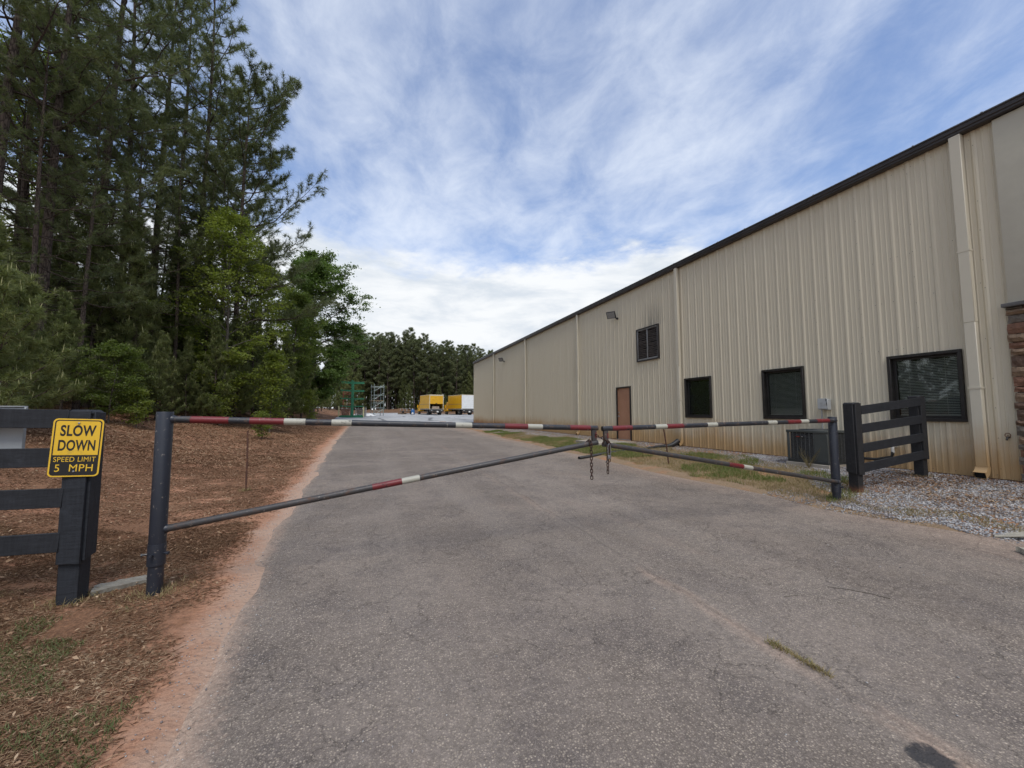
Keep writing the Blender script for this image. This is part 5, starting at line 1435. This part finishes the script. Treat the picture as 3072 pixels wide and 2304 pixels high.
yp = [(90, 15.5, 1, 1.25), (260, 16.5, 0, 1.3), (350, 17, 1, 1.2), (430, 19, 0, 1.3), (510, 21, 1, 1.25), (180, 18, 0, 1.4), (30, 18, 1, 1.4), (640, 19.5, 1, .80), (705, 22, 0, .95), (760, 24, 1, 1.0), (800, 26, 0, 1.0), (735, 28, 1, 1.05), (850, 28.5, 1, 1.0), (880, 32, 0, 1.08), (905, 36, 1, 1.0), (915, 40, 0, 1.0), (935, 45, 1, 1.0), (955, 52, 0, 1.0), (965, 58, 1, 1.0), (945, 66, 0, 1.1), (975, 70, 1, 1.1), (990, 76, 0, 1.1), (925, 62, 1, 1.1), (820, 34, 2, 1.1), (560, 19, 1, .62), (470, 16.5, 0, .58), (590, 24, 2, .9), (900, 47, 0, 1.2), (520, 22, 1, .75)]
for px, D, v, sc in yp:
    x, y = at(px, D); plant(YOUNG[v], x, y, rr.uniform(0, 6.28), sc * rr.uniform(.93, 1.07), yl, 'tree', GY_)
x, y = at(20, 11.0); plant(YOUNG[2], x, y, R(30), .92, 'soft-needled young pine behind the fence at the left edge', 'tree', GY_)
x, y = at(185, 13.5); plant(YOUNG[1], x, y, R(140), .62, 'soft-needled young pine just behind the yellow sign', 'tree', GY_)
x, y = at(-60, 8.8); plant(YOUNG[0], x, y, R(200), .9, 'young pine cut by the left edge of the picture', 'tree', GY_)
GU = 'understory of the wood'
us = [(330, 13.5, 1, .50), (410, 15.5, 0, .50), (120, 14, 0, .55), (280, 17, 0, .7), (370, 19, 0, 1.0), (460, 20, 1, 1.0), (540, 22, 0, 1.05), (200, 20, 0, 1.1), (100, 19, 1, 1.1), (620, 26, 1, 1.1), (320, 24, 1, 1.2), (420, 26, 0, 1.2), (520, 28, 1, 1.25), (10, 22, 1, 1.2), (160, 26, 1, 1.3), (260, 29, 0, 1.35), (480, 33, 0, 1.35), (580, 34, 1, 1.35), (680, 36, 0, 1.3), (360, 33, 1, 1.4), (60, 30, 0, 1.4), (740, 40, 1, 1.3), (820, 44, 0, 1.3), (140, 36, 1, 1.6), (240, 38, 0, 1.6), (420, 41, 1, 1.6), (560, 44, 0, 1.6), (660, 46, 1, 1.6), (300, 45, 0, 1.7)]
for px, D, v, sc in us:
    x, y = at(px, D); plant(SHRUB[v], x, y, rr.uniform(0, 6.28), sc, 'slender leafy understory tree beneath the pines of the wood', 'tree', GU)
GS = 'bright saplings on the bank'
x, y = at(661, 19.6); plant(SAPL[0], x, y, R(0), .95, 'small bright green sapling on the bank under the red stripes of the gate', 'sapling', GS)
x, y = at(812, 21.5); plant(SAPL[1], x, y, R(70), 1.25, 'slim bright green sapling standing before the young pines', 'sapling', GS)
x, y = at(415, 13.8); plant(SAPL[0], x, y, R(150), .62, 'low bright sapling at the dark foot of the wood', 'sapling', GS)
x, y = at(790, 17.8); plant(SAPL[0], x, y, R(250), .55, 'tiny bright sapling at the verge behind the white gate stripe', 'sapling', GS)
x, y = at(930, 31); plant(SAPL[1], x, y, R(20), .8, 'small sapling at the road edge near the far rack', 'sapling', GS)
# far rows behind the yard
GF = 'distant pines behind the yard'
cnt = 0
for row, (D0, n, a0, a1) in enumerate(((92, 34, 1000, 1470), (98, 34, 990, 1480), (105, 30, 985, 1500), (114, 26, 980, 1500))):
    for k in range(n):
        px = a0 + (a1 - a0) * (k + rr.uniform(.1, .9)) / n; D = D0 + rr.uniform(-2.5, 2.5)
        x, y = at(px, D)
        hs = float(np.interp(px, [985, 1050, 1180, 1300, 1440, 1500], [.88, .94, .93, .84, .76, .74])) * rr.uniform(.82, 1.10)
        plant(FAR[cnt % 3], x, y, rr.uniform(0, 6.28), hs, 'tall dark pine in the distant row behind the yard and trucks', 'tree', GF, sxy=hs * rr.uniform(.85, 1.45)); cnt += 1
for k in range(30):
    px = 985 + 480 * (k + rr.uniform(0, 1)) / 30; x, y = at(px, 88 + rr.uniform(-1.5, 12))
    plant(YOUNG[k % 2], x, y, rr.uniform(0, 6.28), rr.uniform(.8, 1.7), 'low young pine at the foot of the distant pine row', 'tree', 'low young pines behind the yard')
# ------------------------------------------------------------------ ground cover: uncountable, one object each
GR = np.random.default_rng(31)
def scatter_ok(n, x0, x1, y0, y1, keep):
    p = np.stack([GR.uniform(x0, x1, n), GR.uniform(y0, y1, n)], 1)
    return p[keep(p[:, 0], p[:, 1])]
def vn(x, y, s, seed=0):
    """smooth value noise"""
    g = np.random.default_rng(seed).uniform(size=(64, 64)); u = x * s + 500; v = y * s + 500
    i = np.floor(u).astype(int); j = np.floor(v).astype(int); f = u - i; h_ = v - j; f = f * f * (3 - 2 * f); h_ = h_ * h_ * (3 - 2 * h_)
    G = lambda a, b: g[a % 64, b % 64]
    return (G(i, j) * (1 - f) + G(i + 1, j) * f) * (1 - h_) + (G(i, j + 1) * (1 - f) + G(i + 1, j + 1) * f) * h_
def blades(name, p, hgt, wid, mat, lean=.5, z=None):
    n = len(p); z = gz(p[:, 0], p[:, 1]) if z is None else z
    a = GR.uniform(0, 6.28, n); h_ = hgt * GR.uniform(.45, 1.3, n); l_ = lean * h_ * GR.uniform(.2, 1.4, n); b = GR.uniform(0, 6.28, n)
    base = np.stack([p[:, 0], p[:, 1], z - .004], 1); sd_ = np.stack([np.cos(a), np.sin(a), np.zeros(n)], 1) * wid / 2
    mid = base + np.stack([np.cos(b) * l_ * .35, np.sin(b) * l_ * .35, h_ * .6], 1); tip = base + np.stack([np.cos(b) * l_, np.sin(b) * l_, h_], 1)
    v = np.stack([base - sd_, base + sd_, mid + sd_ * .7, mid - sd_ * .7, tip], 1).reshape(-1, 3)
    q = np.arange(n)[:, None] * 5
    t = np.concatenate([q + np.array([[0, 1, 2]]), q + np.array([[0, 2, 3]]), q + np.array([[3, 2, 4]])], 1).reshape(-1, 3)
    return link(name, mesh_np(name, v, t, mat))
def flakes(name, p, ln, wd, mat, z=None, lift=.012, flat=.15):
    n = len(p); z = gz(p[:, 0], p[:, 1]) if z is None else z
    a = GR.uniform(0, 6.28, n); L_ = ln * GR.uniform(.5, 1.4, n)
    d_ = np.stack([np.cos(a), np.sin(a), GR.normal(0, flat, n)], 1) * L_[:, None] / 2
    s = np.stack([-np.sin(a), np.cos(a), GR.normal(0, flat * 2, n)], 1) * (wd * GR.uniform(.6, 1.3, n))[:, None] / 2
    c_ = np.stack([p[:, 0], p[:, 1], z + GR.uniform(.002, lift, n)], 1); bend = np.array([0, 0, 1]) * (L_ * .08)[:, None]
    v = np.stack([c_ - d_, c_ + s + bend, c_ + d_, c_ - s + bend], 1).reshape(-1, 3)
    q = np.arange(n)[:, None] * 4
    t = np.concatenate([q + np.array([[0, 1, 2]]), q + np.array([[0, 2, 3]])], 1).reshape(-1, 3)
    return link(name, mesh_np(name, v, t, mat))
leaf_mat('straw', ((0, (.085, .045, .027)), (.40, (.19, .110, .064)), (.75, (.33, .215, .130)), (1, (.52, .40, .27))), .1, (1, 1, 1), .85)
leaf_mat('dry_grass', ((0, (.16, .14, .055)), (.4, (.27, .215, .105)), (.75, (.36, .285, .15)), (1, (.17, .19, .06))), .25, (1.2, 1.2, .9), .8)
leaf_mat('green_grass', ((0, (.085, .125, .030)), (.5, (.135, .18, .045)), (1, (.22, .23, .085))), .3, (1.3, 1.4, .8), .7)
leaf_mat('weed_green', ((0, (.075, .090, .036)), (.45, (.110, .135, .05)), (.8, (.17, .175, .075)), (1, (.27, .22, .12))), .3, (1.3, 1.4, .8), .7)
terz = lambda p: zt(p[:, 0], p[:, 1])
# pine straw and dead leaves on the left bank
def kl(x, y): return (x < road_l(y) - .12 - .55 * vn(x, y, 1.6, 3) * GR.uniform(0, 1, len(x))) & (vn(x, y, 1.1, 5) + .35 * vn(x, y, 4, 6) + np.clip((-x - 2.4) * .22, 0, .5) > .30 + .5 * GR.uniform(0, 1, len(x)) ** 2)
p = np.concatenate([scatter_ok(260000, -5.5, -.6, 1.2, 6.5, kl), scatter_ok(120000, -9, -.9, 6.5, 15, kl)])
tag(flakes('pine_straw', p, .046, .0034, MATS['straw'], terz(p), .010, .14), 'brown pine straw littering the red bank under the trees', 'pine straw', kind='stuff')
p = scatter_ok(30000, -9, -1.0, 1.4, 17, kl)
tag(flakes('dead_leaves', p, .032, .012, MATS['straw'], terz(p), .035, .35), 'curled dead leaves scattered over the red bank', 'leaf litter', kind='stuff')
p = scatter_ok(60000, -14, -1.2, 12, 34, lambda x, y: (x < road_l(y) - .3 - GR.uniform(0, 1.2, len(x))))
tag(flakes('leaf_litter', p, .085, .018, MATS['straw'], terz(p), .05, .35), 'brown leaf litter along the foot of the far verge', 'leaf litter', kind='stuff')
# low weeds near the lower left
def kw(x, y): return (x < road_l(y) - .22) & (vn(x, y, 4.6, 9) + .4 * vn(x, y, 13, 19) > .76) & (vn(x, y, .9, 12) > .36)
p = scatter_ok(60000, -4.6, -.9, 1.2, 4.0, kw)
tag(blades('low_weeds', p, .030, .006, MATS['weed_green'], 1.1, terz(p)), 'thin low weeds and clover on the red soil in front of the fence', 'weeds', kind='stuff')
p = scatter_ok(24000, -5, -1.0, 1.3, 4.6, lambda x, y: kw(x + .15, y + .1))
tag(blades('dry_weeds', p, .026, .0035, MATS['dry_grass'], 1.4, terz(p)), 'dry tan grass wisps on the red soil in front of the fence', 'weeds', kind='stuff')
# grass strip between the road and the wall
def strip(x, y):
    rl = road_r(y)
    left = (x - rl) / np.maximum(WX - rl, .5)
    lim = np.interp(y, [2.0, 3.4, 4.1, 4.5, 5.5, 8, 12, 16, 20, 26], [.12, .17, .22, .45, .68, .80, .72, .62, .52, .40])
    return left, lim
def kg(x, y):
    l_, lim = strip(x, y)
    return (l_ > .01 + .10 * vn(x, y, 2, 1)) & (l_ < lim + .25 * (vn(x, y, 1.3, 2) - .5)) & (vn(x, y, 3, 4) + .3 > GR.uniform(0, 1, len(x)))
p = scatter_ok(190000, 6.2, 9.8, 1.6, 22, kg)
tag(blades('dry_grass', p, .055, .006, MATS['dry_grass'], .9, terz(p)), 'dry tan turf strip between the asphalt and the warehouse gravel', 'grass', kind='stuff')
def kgg(x, y): return kg(x, y) & (vn(x, y, .8, 8) + .35 * (vn(x, y, 3, 18) - .5) > .50) & (y > 4.2)
p = scatter_ok(170000, 6.2, 9.6, 4.0, 26, kgg)
tag(blades('green_grass', p, .075, .008, MATS['green_grass'], .7, terz(p)), 'green grass tufts in the strip beside the asphalt', 'grass', kind='stuff')
# gravel by the wall
def kv(x, y):
    l_, lim = strip(x, y)
    return (l_ > lim - .22 + .3 * (vn(x, y, 1.3, 2) - .5)) & (x < WX - .03) & ~((x > 7.98) & (y > 12.9) & (y < 14.8)) & ~((x > 8.95) & (x < 9.76) & (y > 5.65) & (y < 6.61)) & (vn(x, y, 2.2, 14) + .75 > GR.uniform(0, 1, len(x)) + .25)
simple('x_dummy', (.3, .3, .3))
m, N = newmat('gravel')
g = N.n('ShaderNodeNewGeometry'); co = N.n('ShaderNodeTexCoord').outputs['Object']
col = N.ramp(g.outputs['Random Per Island'], ((0, (.13, .12, .125)), (.35, (.27, .265, .27)), (.7, (.40, .39, .385)), (.93, (.52, .50, .48)), (1, (.33, .22, .15))))
col = N.mix(N.math('MULTIPLY', N.sstep(N.noise(co, 1.5, 5, .6), .5, .72), .55), col, (.16, .095, .07))
finish(m, N, col, .85, 0, N.noise(co, 60, 4, .6), .3, .006, spec=.3)
OCT = np.array([(1, 0, 0), (-1, 0, 0), (0, 1, 0), (0, -1, 0), (0, 0, 1), (0, 0, -1)], float)
OF = np.array([(0, 2, 4), (2, 1, 4), (1, 3, 4), (3, 0, 4), (2, 0, 5), (1, 2, 5), (3, 1, 5), (0, 3, 5)])
def pebbles(name, p, size, mat, z):
    n = len(p); s = size * GR.uniform(.5, 1.4, (n, 1, 1)) * GR.uniform(.6, 1.2, (n, 1, 3)) * np.array([1, 1, .6])
    a = GR.uniform(0, 6.28, n); v = OCT[None] * s + GR.normal(0, .22, (n, 6, 3)) * s
    t_ = GR.normal(0, .4, n); v[..., 2] += v[..., 0] * t_[:, None] * .5
    c_, s_ = np.cos(a)[:, None], np.sin(a)[:, None]
    v = np.stack([v[..., 0] * c_ - v[..., 1] * s_, v[..., 0] * s_ + v[..., 1] * c_, v[..., 2]], -1) + np.stack([p[:, 0], p[:, 1], z + size * .25], 1)[:, None, :]
    f = (np.arange(n)[:, None, None] * 6 + OF[None]).reshape(-1, 3)
    return link(name, mesh_np(name, v.reshape(-1, 3), f, mat))
p = np.concatenate([scatter_ok(52000, 6.6, WX, 1.5, 8, kv), scatter_ok(34000, 6.6, WX, 8, 30, kv)])
tag(pebbles('gravel', p, .015, MATS['gravel'], terz(p)), 'grey crushed gravel along the foot of the warehouse wall', 'gravel', kind='stuff')
p = scatter_ok(5000, 6.0, 7.4, 1.6, 5.2, lambda x, y: (x > road_r(y) - .35 + .4 * vn(x, y, 3, 7)) & (x < road_r(y) + .4))
tag(pebbles('loose_stones', p, .011, MATS['gravel'], np.maximum(terz(p), gz(p[:, 0], p[:, 1]))), 'loose gravel spilling on to the asphalt edge', 'gravel', kind='stuff')
p = scatter_ok(9000, 7.4, 9.7, 2.0, 4.9, lambda x, y: vn(x, y, 1.5, 33) + .5 * vn(x, y, 6, 35) > .45 + .75 * GR.uniform(0, 1, len(x)))
tag(flakes('gravel_leaves', p, .04, .014, MATS['straw'], terz(p) + .012, .02, .35), 'brown dead leaves drifted over the gravel by the fence', 'leaf litter', kind='stuff')
# crumbs and twigs on the asphalt
p = scatter_ok(900, -.8, 6.6, 1.0, 12, lambda x, y: GR.uniform(0, 1, len(x)) < 1 / (1 + .15 * y))
tag(pebbles('road_grit', p, .006, MATS['gravel'], gz(p[:, 0], p[:, 1]) + .004), 'loose grit scattered on the asphalt', 'grit', kind='stuff')
yy = GR.uniform(1.2, 16, 2600); p = np.stack([road_l(yy) + np.abs(GR.normal(0, .25, 2600)) - .15, yy], 1)
tag(pebbles('edge_grit', p, .005, MATS['gravel'], np.maximum(terz(p), gz(p[:, 0], p[:, 1])) + .002), 'crumbs of asphalt and grit along the sandy road edge', 'grit', kind='stuff')
# tufts in the paving seam
s_ = GR.uniform(1.62, 2.02, 520); w_ = np.exp(-((s_ - 1.95) / .07) ** 2) + np.exp(-((s_ - 1.72) / .10) ** 2)
s_ = s_[w_ > GR.uniform(0, 1, 520)]
p = np.stack([2.495 + GR.normal(0, .014, len(s_)), s_], 1)
tag(blades('seam_grass', p, .030, .005, MATS['dry_grass'], 1.2, gz(p[:, 0], p[:, 1]) + .005), 'small tufts of grass growing in the crack down the road', 'grass', kind='stuff')
# wisps round the feet of the posts
q = []
for cx_, cy_, r_ in ((-2.21, 4.30, .10), (-1.655, 4.24, .07), (6.90, 4.28, .07), (7.50, 4.35, .10), (9.30, 4.36, .10), (-2.22, 9.12, .03), (7.28, 8.42, .04)):
    a_ = GR.uniform(0, 6.28, 150); d_ = r_ + np.abs(GR.normal(0, .05, 150)); q.append(np.stack([cx_ + np.cos(a_) * d_, cy_ + np.sin(a_) * d_], 1))
q = np.concatenate(q)
tag(blades('post_grass', q, .06, .005, MATS['dry_grass'], 1.0, terz(q)), 'dry grass wisps round the feet of the gate and fence posts', 'grass', kind='stuff')
# dry weed in front of the air conditioner
t = tag(empty('dry_weed', (8.85, 5.95, gzs(8.85, 5.95))), 'dry pale weed in front of the air conditioner', 'weed')
tb = Tubes(); rg = np.random.default_rng(3)
for k in range(26):
    a = rg.uniform(0, 6.28); L_ = rg.uniform(.15, .5); e = np.array([math.cos(a) * L_ * .55, math.sin(a) * L_ * .55, L_])
    b0 = np.array([8.85, 6.0, gzs(8.85, 6.0)]); tb.add(np.stack([b0, b0 + e * .5 + rg.normal(0, .02, 3), b0 + e]), np.array([.003, .0025, .0015]), 3)
o = link('stems', tb.mesh('stems', MATS['dry_grass']), t)
# thin twigs lying on the road
def twig(pts, label):
    mb = MB(); mb.tube([(x, y, gzs(x, y) + .009) for x, y in pts], [.003] * len(pts), 5); tag(mb.build('twig', MATS['bark_grey']), label, 'twig', 'twigs on the road')
twig([(3.72, 2.42), (3.82, 2.33), (3.90, 2.22), (3.95, 2.10)], 'thin curved twig lying on the asphalt right of the seam')
twig([(3.20, 2.42), (3.33, 2.40)], 'short straight twig lying on the asphalt right of the seam')
for nme in ('x_dummy',):
    bpy.data.materials.remove(MATS[nme])
for o in list(bpy.data.objects):
    if '_local' in o: del o['_local']
